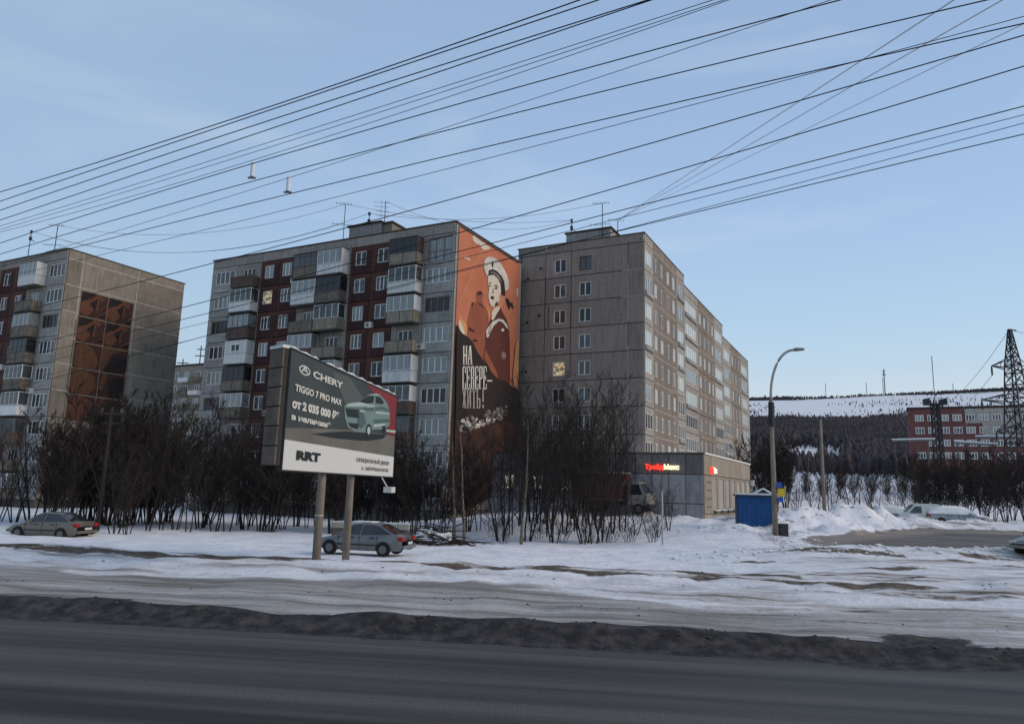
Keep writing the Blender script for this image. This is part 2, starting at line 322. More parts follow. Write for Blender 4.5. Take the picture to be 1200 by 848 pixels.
def noise(scale, detail=6, stretch=(1, 1, 1), rot=0, rough=.6):
    mp = nn('ShaderNodeMapping'); mp.inputs['Scale'].default_value = stretch
    vr = nn('ShaderNodeVectorRotate', rotation_type='Z_AXIS'); vr.inputs['Angle'].default_value = rot
    t.links.new(geoN.outputs['Position'], vr.inputs['Vector']); t.links.new(vr.outputs[0], mp.inputs[0])
    n = nn('ShaderNodeTexNoise'); n.inputs['Scale'].default_value = scale; n.inputs['Detail'].default_value = detail; n.inputs['Roughness'].default_value = rough
    t.links.new(mp.outputs[0], n.inputs[0]); return n.outputs[0]
def rng_(v, a, b, c=0, d=1):
    n = nn('ShaderNodeMapRange'); n.inputs[1].default_value = a; n.inputs[2].default_value = b; n.inputs[3].default_value = c; n.inputs[4].default_value = d
    t.links.new(v, n.inputs[0]); return n.outputs[0]
def mth(op, a, b_):
    n = nn('ShaderNodeMath', operation=op)
    for i, v in enumerate((a, b_)):
        if hasattr(v, 'links'): t.links.new(v, n.inputs[i])
        else: n.inputs[i].default_value = v
    return n.outputs[0]
def mixc_(f, a, b_):
    n = nn('ShaderNodeMix', data_type='RGBA')
    if hasattr(f, 'links'): t.links.new(f, n.inputs[0])
    else: n.inputs[0].default_value = f
    for i, v in ((6, a), (7, b_)):
        if hasattr(v, 'links'): t.links.new(v, n.inputs[i])
        else: n.inputs[i].default_value = tuple(v)+(1,)
    return n.outputs[2]
def at_(name):
    n = nn('ShaderNodeAttribute'); n.attribute_name = name; return n.outputs['Fac']
def ragged(name, nz, k=1.1, lo=.42, hi=.62):
    return rng_(mth('ADD', at_(name), mth('MULTIPLY', mth('SUBTRACT', nz, .5), k)), lo, hi)
RA = math.atan(.12)
n_fine = noise(3.2, 8); n_mid = noise(.9, 6); n_str = noise(1.1, 7, (.12, 1.6, 1), RA); n_str2 = noise(2.2, 8, (.05, 2.6, 1), RA); n_grain = noise(26, 4); n_lane = noise(.8, 4, (.018, 1.15, 1), RA)
snowc = mixc_(rng_(n_mid, .38, .66), (.82, .815, .82), (.66, .66, .68))
snowc = mixc_(rng_(n_fine, .56, .72, 0, .5), snowc, (.36, .335, .31))
snowc = mixc_(mth('MULTIPLY', at_('verge'), .28), snowc, (.52, .505, .495))
n_rut = noise(.55, 7, (.22, 1.5, 1), RA, .68)
snowc = mixc_(mth('MULTIPLY', rng_(n_rut, .45, .60, 0, .9), at_('verge')), snowc, (.30, .265, .235))
snowc = mixc_(mth('MULTIPLY', rng_(n_rut, .565, .63, 0, 1), at_('verge')), snowc, (.11, .09, .075))
slc = mixc_(rng_(n_str, .36, .62), (.18, .165, .145), (.44, .42, .40))
slc = mixc_(rng_(n_str2, .52, .66, 0, .7), slc, (.14, .125, .115))
dic = mixc_(rng_(n_fine, .4, .6), (.060, .045, .035), (.16, .125, .095))
bac = mixc_(rng_(n_fine, .4, .68), (.024, .022, .022), (.078, .069, .065))
asc = mixc_(rng_(n_lane, .38, .62), (.036, .033, .030), (.118, .108, .098))
asc = mixc_(rng_(n_str2, .52, .70, 0, .55), asc, (.125, .112, .096))
asc = mixc_(rng_(n_grain, .38, .62, 0, .5), asc, (.022, .020, .019))
stc = mixc_(rng_(n_str, .38, .62), (.085, .08, .076), (.19, .17, .155))
foc = mixc_(rng_(n_mid, .35, .65), (.036, .032, .038), (.065, .058, .064))
c = snowc
c = mixc_(ragged('slush', n_str, 1.0), c, slc)
c = mixc_(ragged('dirt', n_fine, 1.1, .45, .62), c, dic)
edc = mixc_(rng_(n_str, .35, .65), (.30, .26, .22), (.16, .135, .11))
c = mixc_(ragged('street', n_fine, .5), c, mixc_(rng_(at_('edge'), .25, .7), stc, edc))
c = mixc_(ragged('bank', n_fine, .9), c, bac)
c = mixc_(rng_(at_('asph'), .4, .6), c, asc)
c = mixc_(rng_(at_('forest'), .2, .6, 0, .93), c, foc)
t.links.new(c, b.inputs['Base Color'])
rg = rng_(at_('asph'), .4, .6, .85, .62); t.links.new(rg, b.inputs['Roughness']); b.inputs['Specular IOR Level'].default_value = .16
bh = mth('ADD', mth('MULTIPLY', n_fine, 1.0), mth('MULTIPLY', n_grain, .12))
bs = nn('ShaderNodeBump'); bs.inputs['Distance'].default_value = .12
t.links.new(rng_(at_('asph'), .4, .6, .7, .06), bs.inputs['Strength']); t.links.new(bh, bs.inputs['Height']); t.links.new(bs.outputs[0], b.inputs['Normal'])
me.materials.append(gm)
ground = link(me, 'ground'); tag(ground, kind='structure')

# ---------------------------------------------------------------- buildings
PC = {}
def panel_mesh(w_, h, op=None, mats=('pan_grey',), pat=None, depth=.07, rev=.16):
    """wall panel, origin lower left, X right, -Y out; op = (x0,x1,z0,z1) opening; small bevel"""
    key = (round(w_, 2), round(h, 2), op and tuple(round(v, 2) for v in op), mats, pat, depth)
    if key in PC: return PC[key]
    g = .022; bv = .018; mb = MB()
    xsn = [g, w_-g]; zsn = [g, h-g]
    if op: xsn = [g, op[0], op[1], w_-g]; zsn = [g, op[2], op[3], h-g]
    if pat == 'red':  # split also beside the window for the two-tone paint
        xsn = sorted(set(xsn+[w_*.14])); zsn = sorted(set(zsn+[h*.9]))
    def mi(xc, zc):
        if pat == 'red': return 1 if (zc < (op[3] if op else h*.9) and (xc > (op[1] if op else w_*.6) or zc < (op[2]-.12 if op else 0)) and zc < h*.9 and xc > w_*.14) else 0
        return 0
    for i in range(len(xsn)-1):
        for j in range(len(zsn)-1):
            a, b2, c2, d = xsn[i], xsn[i+1], zsn[j], zsn[j+1]
            if op and a >= op[0]-1e-6 and b2 <= op[1]+1e-6 and c2 >= op[2]-1e-6 and d <= op[3]+1e-6: continue
            ax = a+(bv if i == 0 else 0); bx = b2-(bv if i == len(xsn)-2 else 0); cz = c2+(bv if j == 0 else 0); dz = d-(bv if j == len(zsn)-2 else 0)
            mb.add([(ax, -depth, cz), (bx, -depth, cz), (bx, -depth, dz), (ax, -depth, dz)], [(0, 1, 2, 3)], mi((a+b2)/2, (c2+d)/2))
    i0 = [(g, 0, g), (w_-g, 0, g), (w_-g, 0, h-g), (g, 0, h-g)]; i1 = [(g+bv, -depth, g+bv), (w_-g-bv, -depth, g+bv), (w_-g-bv, -depth, h-g-bv), (g+bv, -depth, h-g-bv)]
    mb.add(i0+i1, [(0, 1, 5, 4), (1, 2, 6, 5), (2, 3, 7, 6), (3, 0, 4, 7)])
    if op:
        a, b2, c2, d = op
        o0 = [(a, -depth, c2), (b2, -depth, c2), (b2, -depth, d), (a, -depth, d)]; o1 = [(x, rev-depth, z) for x, y, z in o0]
        mb.add(o0+o1, [(0, 4, 5, 1), (1, 5, 6, 2), (2, 6, 7, 3), (3, 7, 4, 0)])
    PC[key] = mb.mesh('wall_panel', [M[x] for x in mats]); return PC[key]
def frame_mesh(w_, h, n=2, fr='frame', trans=False, t_=.085, sill=True):
    key = ('fr', round(w_, 2), round(h, 2), n, fr, trans)
    if key in PC: return PC[key]
    mb = MB(); d0, d1 = -.05, .02
    mb.box(0, t_, d0, d1, 0, h); mb.box(w_-t_, w_, d0, d1, 0, h); mb.box(t_, w_-t_, d0, d1, 0, t_); mb.box(t_, w_-t_, d0, d1, h-t_, h)
    for k in range(1, n):
        x = w_*k/n; mb.box(x-t_*.55, x+t_*.55, d0-.004, d1, t_, h-t_)
    if trans: mb.box(t_, w_-t_, d0-.008, d1, h*.42, h*.42+.06)
    if sill: mb.box(-.03, w_+.03, -.12, d0, -.035, 0, 1)
    PC[key] = mb.mesh('window', [M[fr], M['steel_g']]); return PC[key]
def pane_mesh(w_, h, gl='glass'):
    key = ('pn', round(w_, 2), round(h, 2), gl)
    if key in PC: return PC[key]
    PC[key] = MB().box(.03, w_-.03, 0, .012, .03, h-.03).mesh('pane', M[gl]); return PC[key]
def place(par, face, u, z, me_, name, d=0, L=0):
    """u: distance from the corner; canonical lower-left origin. front: u grows to the left (x=-u); side: u grows along +y"""
    if face == 'front': return link(me_, name, par, (-u, -d, z), 0)
    return link(me_, name, par, (d, u, z), math.pi/2)
def win(par, face, u0, u1, z0, z1, n=2, fr='frame', gl=None, trans=False, inset=.06, sill=True):
    w_, h = u1-u0, z1-z0
    o = place(par, face, u1 if face == 'front' else u0, z0, frame_mesh(w_, h, n, fr, trans, sill=sill), 'window', d=-inset)
    gl = gl or random.choice(['glass', 'glass', 'glass2', 'glass3'])
    p = link(pane_mesh(w_, h, gl), 'pane', o, (0, -.01, 0)); return o
def pan(par, face, u0, u1, z0, z1, mats, op=None, pat=None, name='wall_panel'):
    """op=(ua,ub,za,zb) absolute opening"""
    w_, h = u1-u0, z1-z0; o = None
    if op:
        ua, ub, za, zb = op; o = ((u1-ub, u1-ua) if face == 'front' else (ua-u0, ub-u0))+(za-z0, zb-z0)
    me_ = panel_mesh(w_, h, o, mats, pat)
    return place(par, face, u1 if face == 'front' else u0, z0, me_, name)
BAL = {}
def balcony(par, u0, u1, zf, style):
    """projecting balcony on the front face. style = (parapet material, glazing or None, frame, side)"""
    para, gl, fr, side = style; key = (round(u1-u0, 2),)+style
    w_ = u1-u0; D_ = 1.05
    if key not in BAL:
        mb = MB().box(0, w_, -D_, 0, -.14, 0); slab = mb.mesh('balcony_slab', M['slab'])
        mb = MB(); tp = .05
        hgt = 1.0
        mb.box(0, w_, -D_, -D_+tp, 0, hgt); mb.box(0, tp, -D_+tp, 0, 0, hgt); mb.box(w_-tp, w_, -D_+tp, 0, 0, hgt)
        if para in ('para_conc', 'para_beige', 'para_brown'):   # panels with posts
            mb.box(-.01, w_+.01, -D_-.015, -D_+tp+.01, hgt, hgt+.05, 1)
            for k in range(3): mb.box(w_*k/2-.03+(.03 if k == 0 else 0)-(.03 if k == 2 else 0), w_*k/2+.03+(.03 if k == 0 else 0)-(.03 if k == 2 else 0), -D_-.02, -D_, 0, hgt, 1)
        pm = mb.mesh('balcony_parapet', [M[para], M['brownframe']]); gm_ = fm = rm = None
        if gl:
            mb = MB(); z0, z1 = 1.05 if para != 'full' else .1, 2.46; f = .055; nb = 4
            for k in range(nb+1):
                x = (w_-f)*k/nb; mb.box(x, x+f, -D_, -D_+.06, z0, z1)
            mb.box(f, w_-f, -D_+.003, -D_+.055, z0, z0+f); mb.box(f, w_-f, -D_+.003, -D_+.055, z1-f, z1)
            if fr == 'brownframe': mb.box(f, w_-f, -D_+.006, -D_+.05, 2.05, 2.09)
            for x in (0, w_-f):
                mb.box(x, x+f, -.06, 0, z0, z1); mb.box(x, x+f, -D_+.06, -.06, z1-f, z1); mb.box(x, x+f, -D_+.06, -.06, z0, z0+f)
            fm = mb.mesh('balcony_glazing', M[fr])
            mb = MB(); mb.box(f, w_-f, -D_+.02, -D_+.035, z0+f, z1-f); mb.box(.02, .035, -D_+.06, -.06, z0+f, z1-f); gm_ = mb.mesh('pane', M[gl])
            mb = MB(); mb.box(w_-.04, w_-.025, -D_+.06, -.06, z0+f, z1-f); gs = mb.mesh('side_sheet', M[side] if side else M[gl])
            rm = MB().box(-.03, w_+.03, -D_-.05, 0, z1, z1+.05).mesh('balcony_roof', M['slab'])
            BAL[key] = (slab, pm, fm, gm_, gs, rm)
        else: BAL[key] = (slab, pm, None, None, None, None)
    slab, pm, fm, gm_, gs, rm = BAL[key]
    o = link(slab, 'balcony', par, (-u1, -.072, zf)); link(pm, 'parapet', o)
    if fm:
        link(fm, 'glazing_frame', o); link(gm_, 'pane', o); link(gs, 'side_sheet', o); link(rm, 'balcony_roof', o)
    return o
WW = ('para_white', 'glass2', 'frame', 'para_white'); WG = ('para_white', 'glass', 'frame', None)
BD = ('para_beige', 'glass3', 'darkframe', 'brownframe'); BW = ('para_beige', 'glass2', 'frame', 'para_white'); BO = ('para_beige', None, None, None)
CO = ('para_conc', None, None, None); CB = ('para_conc', 'glass', 'brownframe', 'brownframe'); CD = ('para_conc', 'glass3', 'darkframe', None); CW = ('para_conc', 'glass2', 'frame', None)
RD = ('para_brown', 'glass', 'oldframe', None); RO = ('para_brown', None, None, None); RL = ('para_brown', 'glass2', 'darkframe', None)
BOX = ('para_white', 'para_white', 'frame', 'para_white')
ST = {  # per column, storey 9 down to 1
 'B': [BD, ('para_white', 'glass', 'frame', None), BW, BO, WW, ('para_brown', 'glass', 'frame', 'para_white'), RD, CO, CD],
 'C': [WW, CD, ('para_beige', 'glass', 'frame', None), BO, WW, CB, CO, RD, CO],
 'D': [CB, WW, CO, ('para_brown', 'glass2', 'frame', None), CD, CO, RD, CO, CB],
 'E': [RO, WG, RL, BOX, CD, CW, CO, RD, CO]}
ST1 = {'B': [WW, CO, ('para_conc', 'glass2', 'oldframe', None), CD, ('para_conc', 'glass', 'frame', None), WG, RD, CO, CW], 'C': [RD, CO, WW, CO, CD, CO, CW, CO, RD], 'D': ST['D'], 'E': ST['E']}
FL0, SH, NF = .9, 2.8, 9
def slab_block(name, label, K, stories, gable_w, base, seed, umax=31.7, gable=None, lit=()):
    random.seed(seed)
    par = thing(name, label, 'apartment building', (K[0], K[1], base), -AZ)
    L = umax; top = 27.0
    mb = MB(); mb.box(-L+.01, -.13, .13, gable_w-.01, -1.5, 26.1); core = part(mb, 'wall_core', M['core'], par)
    # plinth and attic
    part(MB().box(-L, .02, -.05, gable_w, -1.5, FL0-.1), 'plinth', M['slab'], par)
    bays = [('A', 0, 3.2), ('B', 3.2, 6.7), ('W', 6.7, 9.5), ('W', 9.5, 12.1), ('C', 12.1, 15.45), ('D', 15.45, 18.8), ('W', 18.8, 21.6), ('W', 21.6, 24.2), ('E', 24.2, 27.8), ('F', 27.8, 31.7)]
    wins = {'A': (.3, 3.0), 'B': (3.9, 6.2), 'C': (12.8, 15.0), 'D': (16.0, 18.2), 'E': (24.8, 27.2), 'F': (28.3, 31.1)}
    for s in range(NF):
        zf = FL0+SH*s; row = NF-1-s
        for bi, (k, a, b2) in enumerate(bays):
            if a >= L: continue
            z0, z1 = zf-.1, zf-.1+SH
            if k == 'W':
                c_ = {3: 8.15, 4: 10.85}.get(bi+1, {7: 20.55, 8: 23.05}.get(bi+1)); ua, ub = c_-.68, c_+.68
                za, zb = zf+.78, zf+2.22
                pan(par, 'front', a, b2, z0, z1, ('rust', 'maroon'), (ua, ub, za, zb), 'red')
                islit = (bi, row) in lit
                win(par, 'front', ua, ub, za, zb, 2 if random.random() < .6 else 3, 'frame', 'lit' if islit else None)
            else:
                ua, ub = wins[k]; grey = 'pan_light' if k in 'AF' else 'pan_grey'
                if k in 'AF':
                    tall = (k == 'A' and row == 0 and umax > 31)
                    za, zb = (zf+.1, zf+2.45) if tall else (zf+.85, zf+2.28)
                    pan(par, 'front', a, b2, z0, z1, (grey,), (ua, ub, za, zb))
                    old = random.random() < .3
                    win(par, 'front', ua, ub, za, zb, 3 if tall else 4, 'oldframe' if old else 'frame', random.choice(['glass', 'glass2', 'glass3']), trans=tall)
                else:
                    za, zb = zf+.15, zf+2.2
                    pan(par, 'front', a, b2, z0, z1, (grey,), (ua+.3, ub-.3, za, zb))
                    win(par, 'front', ua+.3, ub-.3, za, zb, 3, 'frame', None, trans=True, sill=False)
                    st_ = stories[k][row]
                    bl = balcony(par, ua-.45 if k != 'E' else 24.3, (ua-.45 if k != 'E' else 24.3)+3.15, zf, st_)
                    if st_ is BOX:
                        f_ = link(frame_mesh(1.3, .8, 2, 'frame', sill=False), 'small_window', bl, (1.0, -1.07, 1.25)); link(pane_mesh(1.3, .8, 'glass3'), 'pane', bl, (1.0, -1.085, 1.25))
        if s: pass
    z = FL0-.1+SH*NF
    for (a, b2) in [(0, 6.7), (6.7, 12.1), (12.1, 18.8), (18.8, 24.2), (24.2, 31.7)]:
        if a < L: pan(par, 'front', a, b2, z, top, ('pan_attic',))
    part(MB().box(-L, -.02, .03, gable_w-.01, 26.0, 26.5), 'roof', M['bitumen'], par)
    part(MB().box(-L-.1, .14, -.16, .2, top, top+.09).box(-L-.1, .14, gable_w-.2, gable_w+.12, top, top+.09).box(-.2, .14, .2, gable_w-.2, top, top+.085).box(-L-.1, -L+.2, .2, gable_w-.2, top, top+.085), 'roof_edging', M['cornice'], par)
    part(MB().box(-L, -.05, gable_w-.2, gable_w+.05, 26.0, top).box(-L, -L+.25, .1, gable_w-.2, 26, top).box(-.25, 0, .1, gable_w-.2, 26, top), 'parapet', M['pan_attic'], par)
    for i, uu in enumerate([9, 20.5]):
        if uu < L:
            part(MB().box(-uu-.35, -uu+.35, 3, 3.7, 26.5, 27.5).box(-uu-.6, -uu+.6, 2.8, 3.9, 27.5, 27.6), 'roof_vent', M['cornice'], par)
    return par
def px_xy(px, D):
    r = ray(px, 572); return Vector((r.x*D, r.y*D))
K1 = Vector(ray(81.5, 292)[:2])*88.0; K2 = Vector(ray(533, 300)[:2])*64.2; K3 = Vector(ray(754.5, 285)[:2])*72.0
B2 = slab_block('apartment_building', 'nine storey block with rust red strips and a sailor mural on its end wall', K2, ST, 13.5, 0, 5, lit=((7, 1),))
B1 = slab_block('apartment_building', 'nine storey block at the left edge with a brown patterned beige end wall', K1, ST1, 14.4, -.4, 9, umax=24.2)
# gable of the left block: beige panels with white sealed joints
for s in range(10):
    z0 = FL0-.1+SH*(s); z1 = z0+SH if s < 9 else 27.0
    for (a, b2) in [(0, 1.65), (1.65, 8.15), (8.15, 14.4)]:
        pan(B1, 'side', a, b2, z0, z1, ('pan_beige',))
    if 3 < s:
        part(MB().box(.071, .078, .05, 14.3, z0-.06, z0+.05), 'joint_seal', M['seam_w'], B1)
for uu in (1.62, 8.2):
    part(MB().box(.071, .079, uu-.06, uu+.06, 17 if uu > 5 else 19.7, 26.9), 'joint_seal', M['seam_w'], B1)
# painted / relief decoration on the left gable
c_br = mat('ornament_brown', (.125, .052, .032), .85, col2=(.10, .042, .027), scale=2); c_dk = mat('ornament_dark', (.016, .011, .013), .85); c_md = mat('ornament_mid', (.05, .022, .019), .85, col2=(.04, .018, .016), scale=3); c_or = mat('ornament_orange', (.115, .052, .028), .85, col2=(.085, .04, .024), scale=2)
class Orn(MB):
    def __init__(s, mt): s.mt = mt
    def poly(s, pts, a, b2): part(MB().poly(pts, a, b2), 'wall_ornament', s.mt, B1, (0, 0, 0), math.pi/2)
orn = [Orn(m_) for m_ in (c_md, c_br, c_or, c_dk)]
def side_poly(mb, K, pts, d0, d1):
    q = []
    for (px, py) in pts:
        u, z = onplane(K, AX, px, py); q.append((u, z))
    mb.poly(q, d0, d1)
for s in range(5):
    zt = 22.9-SH*s; zb = zt-SH+.12
    for c2 in range(2):
        a = 1.85+c2*3.1; b2 = a+3.02; h = zt-zb; w_ = b2-a
        P = lambda x, y: (a+x*w_, zb+y*h)
        orn[0].poly([P(0, 0), P(1, 0), P(1, 1), P(0, 1)], .071, .09)
        if s < 2:
            orn[1].poly([P(0, .15), P(.28, .0), P(.9, .9), P(.55, 1), P(0, .5)], .09, .10)
            orn[3].poly([P(.05, .62), P(.35, .72), P(.6, 1), P(.1, 1)], .09, .10)
            orn[2].poly([P(.3, .52), P(.62, .28), P(.95, .58), P(.62, .86)], .10, .115)
            orn[3].poly([P(.56, .30), P(.62, .84), P(.34, .56)], .115, .125); orn[0].poly([P(.66, .34), P(.92, .58), P(.68, .82)], .115, .12); orn[3].poly([P(.62, .05), P(.98, .05), P(.98, .30)], .10, .11)
            orn[1].poly([P(.55, 0), P(1, 0), P(1, .4)], .09, .10)
        elif s == 2:
            if c2 == 0: orn[2].poly([P(.05, .1), P(.3, 0), P(.8, .0), P(.95, .3), P(.7, .85), P(.35, 1), P(.05, .9)], .09, .10)
            else: orn[2].poly([P(0, 1), P(.9, 1), P(.4, .8), P(.05, 0)], .09, .10); orn[3].poly([P(.1, 0), P(.45, .7), P(1, .8), P(1, .2), P(.6, 0)], .10, .11)
        else:
            if c2 == 0: orn[1 if s == 4 else 2].poly([P(.02, .0), P(.7, 0), P(.95, .4), P(.85, .8), P(.6, .95), P(.02, .98)], .09, .10)
            else: orn[2].poly([P(0, .3), P(.15, 1), P(.3, 1), P(.2, .3)], .09, .10); orn[3].poly([P(.3, .1), P(.35, .7), P(.7, .9), P(1, .85), P(1, 0)], .10, .11)
acm = MB().box(0, .8, -.34, 0, 0, .55).mesh('air_conditioner', M['white']); acf = MB().tube([(.32, -.35, .27), (.32, -.33, .27)], .2, 12).mesh('fan_grille', M['steel_g'])
for (u_, z_) in ((9.6, 17.6), (19.6, 23.1), (11.9, 12.0), (3.5, 15.1), (22.0, 9.4)):
    o = link(acm, 'air_conditioner', B2, (-u_, -.072, z_)); link(acf, 'fan_grille', o)
for (u_, z_) in ((9.4, 14.4), (3.45, 11.6)):
    o = link(acm, 'air_conditioner', B1, (-u_, -.072, z_)); link(acf, 'fan_grille', o)
# ---------------------------------------------------------------- sailor mural on the middle block
for s in range(9):
    for (a, b2) in [(0, 6.4), (6.4, 12.9)]:
        if s < 1: pan(B2, 'side', a, b2, FL0-.1+SH*s, FL0-.1+SH*(s+1), ('pan_attic',))
mcol = dict(orange=mat('mural_orange', (.53, .195, .118), .85, col2=(.47, .155, .09), scale=.35), glow=mat('mural_glow', (.62, .33, .17), .85, col2=(.5, .22, .1), scale=.5), cream=mat('mural_cream', (.62, .58, .52), .85), white=mat('mural_white', (.66, .66, .65), .85, col2=(.5, .5, .5), scale=1),
  maroon=mat('mural_maroon', (.085, .028, .026), .85, col2=(.13, .04, .03), scale=.3), dark=mat('mural_dark', (.030, .020, .021), .85, col2=(.022, .018, .02), scale=.5), brown=mat('mural_shadow', (.31, .105, .064), .85, col2=(.25, .08, .05), scale=.5), rustd=mat('mural_rust', (.075, .028, .02), .85, col2=(.03, .016, .015), scale=.5), salmon=mat('mural_salmon', (.52, .23, .14), .85), grey=mat('mural_grey', (.26, .24, .25), .85, col2=(.10, .09, .10), scale=1.3, lo=.4, hi=.6))
z1 = lambda a, b2: (520+a/5.65, 250+b2/5.65)
z2 = lambda a, b2: (520+a/5.65, 380+b2/5.65)
class Lay:
    d = .09
def mur(name, color, polys, fn=z1, raw=False):
    Lay.d += .006; mb = MB(); many = len(polys) > 8 or 'lettering' in name
    for p in polys:
        q = [onplane(K2, AX, *fn(*a)) for a in p]
        mb.poly(q, Lay.d-.004, Lay.d)
        if not many: part(mb, name, mcol[color], B2, (0, 0, 0), math.pi/2); mb = MB()
    if many: part(mb, name, mcol[color], B2, (0, 0, 0), math.pi/2)['kind'] = 'stuff'
mb = MB(); mb.box(.3, 13.1, -.088, 0, FL0+1.9, 26.7)
part(mb, 'mural_ground', mcol['orange'], B2, (0, 0, 0), math.pi/2)
part(MB().box(0, .28, -.10, 0, .8, 26.75).box(.28, .42, -.13, 0, .8, 26.75).box(.42, 13.5, -.1, 0, 26.7, 26.9).box(13.1, 13.5, -.1, 0, .8, 26.7), 'corner_trim', [M['pan_side']], B2, (0, 0, 0), math.pi/2)
part(MB().box(.30, .40, -.14, -.13, .8, 26.6).box(.4, 12.8, -.14, -.1, 26.72, 26.84), 'corner_seal', M['seam_d'], B2, (0, 0, 0), math.pi/2)
def ell(cx, cy, rx, ry, n=16, rot=0):
    return [(cx+rx*math.cos(2*math.pi*k/n)*math.cos(rot)-ry*math.sin(2*math.pi*k/n)*math.sin(rot), cy+rx*math.cos(2*math.pi*k/n)*math.sin(rot)+ry*math.sin(2*math.pi*k/n)*math.cos(rot)) for k in range(n)]
mur('mural_glow', 'glow', [[(96, 650), (112, 690), (150, 740), (150, 800), (140, 848), (96, 760)], [(285, 610), (300, 660), (300, 720), (275, 680)]])
mur('mural_glow', 'cream', [[(96, 700), (110, 725), (135, 790), (128, 818), (100, 770), (94, 740)]])
mur('mural_beam', 'salmon', [[(240, 245), (250, 245), (100, 612), (94, 600)], [(470, 560), (475, 570), (420, 690), (412, 690)]])
mur('mural_cloud', 'cream', [[(182, 155), (195, 148), (215, 165), (240, 185), (270, 205), (300, 228), (290, 240), (255, 243), (240, 225), (225, 205), (205, 200), (188, 180)], [(125, 300), (140, 288), (165, 300), (170, 318), (160, 312), (145, 300)], [(475, 500), (486, 500), (486, 555), (478, 550)]])
mur('mural_figure', 'brown', [ell(231, 545, 24, 34), [(175, 600), (190, 595), (215, 575), (250, 580), (262, 610), (285, 650), (292, 700), (285, 760), (272, 848), (262, 900), (262, 1000), (215, 990), (190, 900), (150, 850), (150, 720), (165, 650)]])
mur('mural_figure_detail', 'rustd', [ell(231, 530, 18, 12), [(160, 750), (200, 780), (195, 790), (155, 775)], [(210, 590), (240, 600), (262, 640), (235, 612)], ell(200, 842, 18, 8), [(178, 590), (190, 590), (186, 620), (178, 610)]])
mur('mural_coat', 'maroon', [[(312, 660), (345, 640), (368, 622), (385, 660), (408, 700), (424, 760), (430, 850), (432, 1000), (430, 1130), (350, 1115), (300, 1040), (255, 960), (262, 900), (268, 850), (268, 800), (280, 750), (300, 715)]])
mur('mural_neck', 'salmon', [[(375, 540), (402, 548), (396, 592), (372, 622), (355, 610), (352, 580)]])
mur('mural_neck', 'cream', [[(310, 652), (330, 625), (366, 612), (360, 640), (342, 665), (325, 700), (308, 712)]])
mur('mural_face', 'cream', [[(285, 412), (320, 405), (350, 430), (368, 472), (371, 520), (362, 545), (358, 580), (346, 605), (326, 622), (306, 613), (294, 590), (287, 552), (291, 500), (283, 460)]])
mur('mural_cap', 'white', [[(262, 310), (275, 293), (300, 287), (335, 300), (370, 335), (400, 385), (420, 440), (426, 480), (415, 507), (398, 512), (392, 480), (375, 440), (345, 400), (310, 388), (285, 408), (275, 415), (262, 380), (256, 345)]])
mur('mural_cap_band', 'dark', [[(288, 378), (315, 370), (345, 384), (375, 418), (392, 450), (397, 500), (400, 545), (384, 548), (371, 520), (367, 470), (350, 432), (320, 407), (286, 414)], ell(314, 338, 6, 22), [(400, 555), (425, 575), (430, 600), (428, 640), (418, 622), (408, 590)], [(425, 590), (446, 592), (456, 636), (440, 622)]])
mur('mural_cap_stripe', 'grey', [[(293, 392), (316, 384), (345, 402), (368, 430), (380, 465), (372, 462), (352, 428), (318, 398)]])
mur('mural_features', 'dark', [[(287, 462), (300, 456), (304, 466), (296, 462), (288, 470)], [(288, 478), (302, 474), (303, 482), (292, 486)], [(325, 476), (345, 480), (352, 494), (340, 486), (325, 484)], [(326, 494), (342, 492), (346, 502), (330, 502)], [(316, 500), (320, 500), (318, 530), (306, 530), (314, 524)], [(300, 552), (314, 548), (326, 558), (318, 572), (304, 566)], [(330, 600), (348, 580), (346, 605), (330, 620)]])
mur('mural_collar', 'white', [[(274, 822), (270, 780), (285, 750), (310, 718), (355, 697), (385, 705), (410, 740), (418, 770), (405, 757), (380, 722), (355, 713), (320, 745), (297, 790), (285, 822)], ell(381, 772, 10, 10), ell(384, 943, 12, 14)])
mur('mural_shirt', 'dark', [[(280+i*3, 800-i*16), (302+i*2, 790-i*16), (302+i*2, 784-i*16), (280+i*3, 793-i*16)] for i in range(6)])
mur('mural_coat_edge', 'brown', [[(300, 1040), (345, 1100), (345, 1060), (300, 970), (262, 900), (255, 960)], ell(384, 943, 20, 30, 12)])
mur('mural_emblem', 'grey', [ell(384, 943, 15, 24, 12)]); mur('mural_emblem', 'salmon', [ell(386, 945, 8, 10, 8)])
mur('mural_sky_right', 'glow', [[(466, 860), (484, 840), (484, 1168), (452, 1140), (446, 1080)]])
mur('mural_hill', 'dark', [[(72, 0), (82, 10), (96, 42), (112, 62), (148, 84), (180, 120), (210, 182), (250, 240), (300, 310), (350, 368), (400, 375), (430, 402), (470, 430), (489, 440), (489, 640), (62, 700), (70, 400)]], z2)
part(MB().box(.3, 1.3, -.0945, -.0885, 2.8, onplane(K2, AX, *z2(76, 60))[1]), 'mural_hill', mcol['dark'], B2, (0, 0, 0), math.pi/2)
mur('mural_hill', 'rustd', [[(62, 690), (300, 665), (489, 630), (489, 1060), (46, 1260)]], z2)
rocks = []
rs = random.Random(4)
for i in range(72):
    t_ = rs.random(); cx = 100+t_*300; cy = 672-t_*95+rs.uniform(-38, 38); n_ = rs.randint(5, 7); r_ = rs.uniform(13, 27)
    rocks.append([(cx+r_*rs.uniform(.6, 1)*math.cos(2*math.pi*k/n_), cy+r_*.9*rs.uniform(.6, 1)*math.sin(2*math.pi*k/n_)) for k in range(n_)])
for i in range(0, 72, 12): mur('mural_rocks', 'white' if i in (48,) else 'dark' if i == 24 else 'grey', rocks[i:i+12], z2)
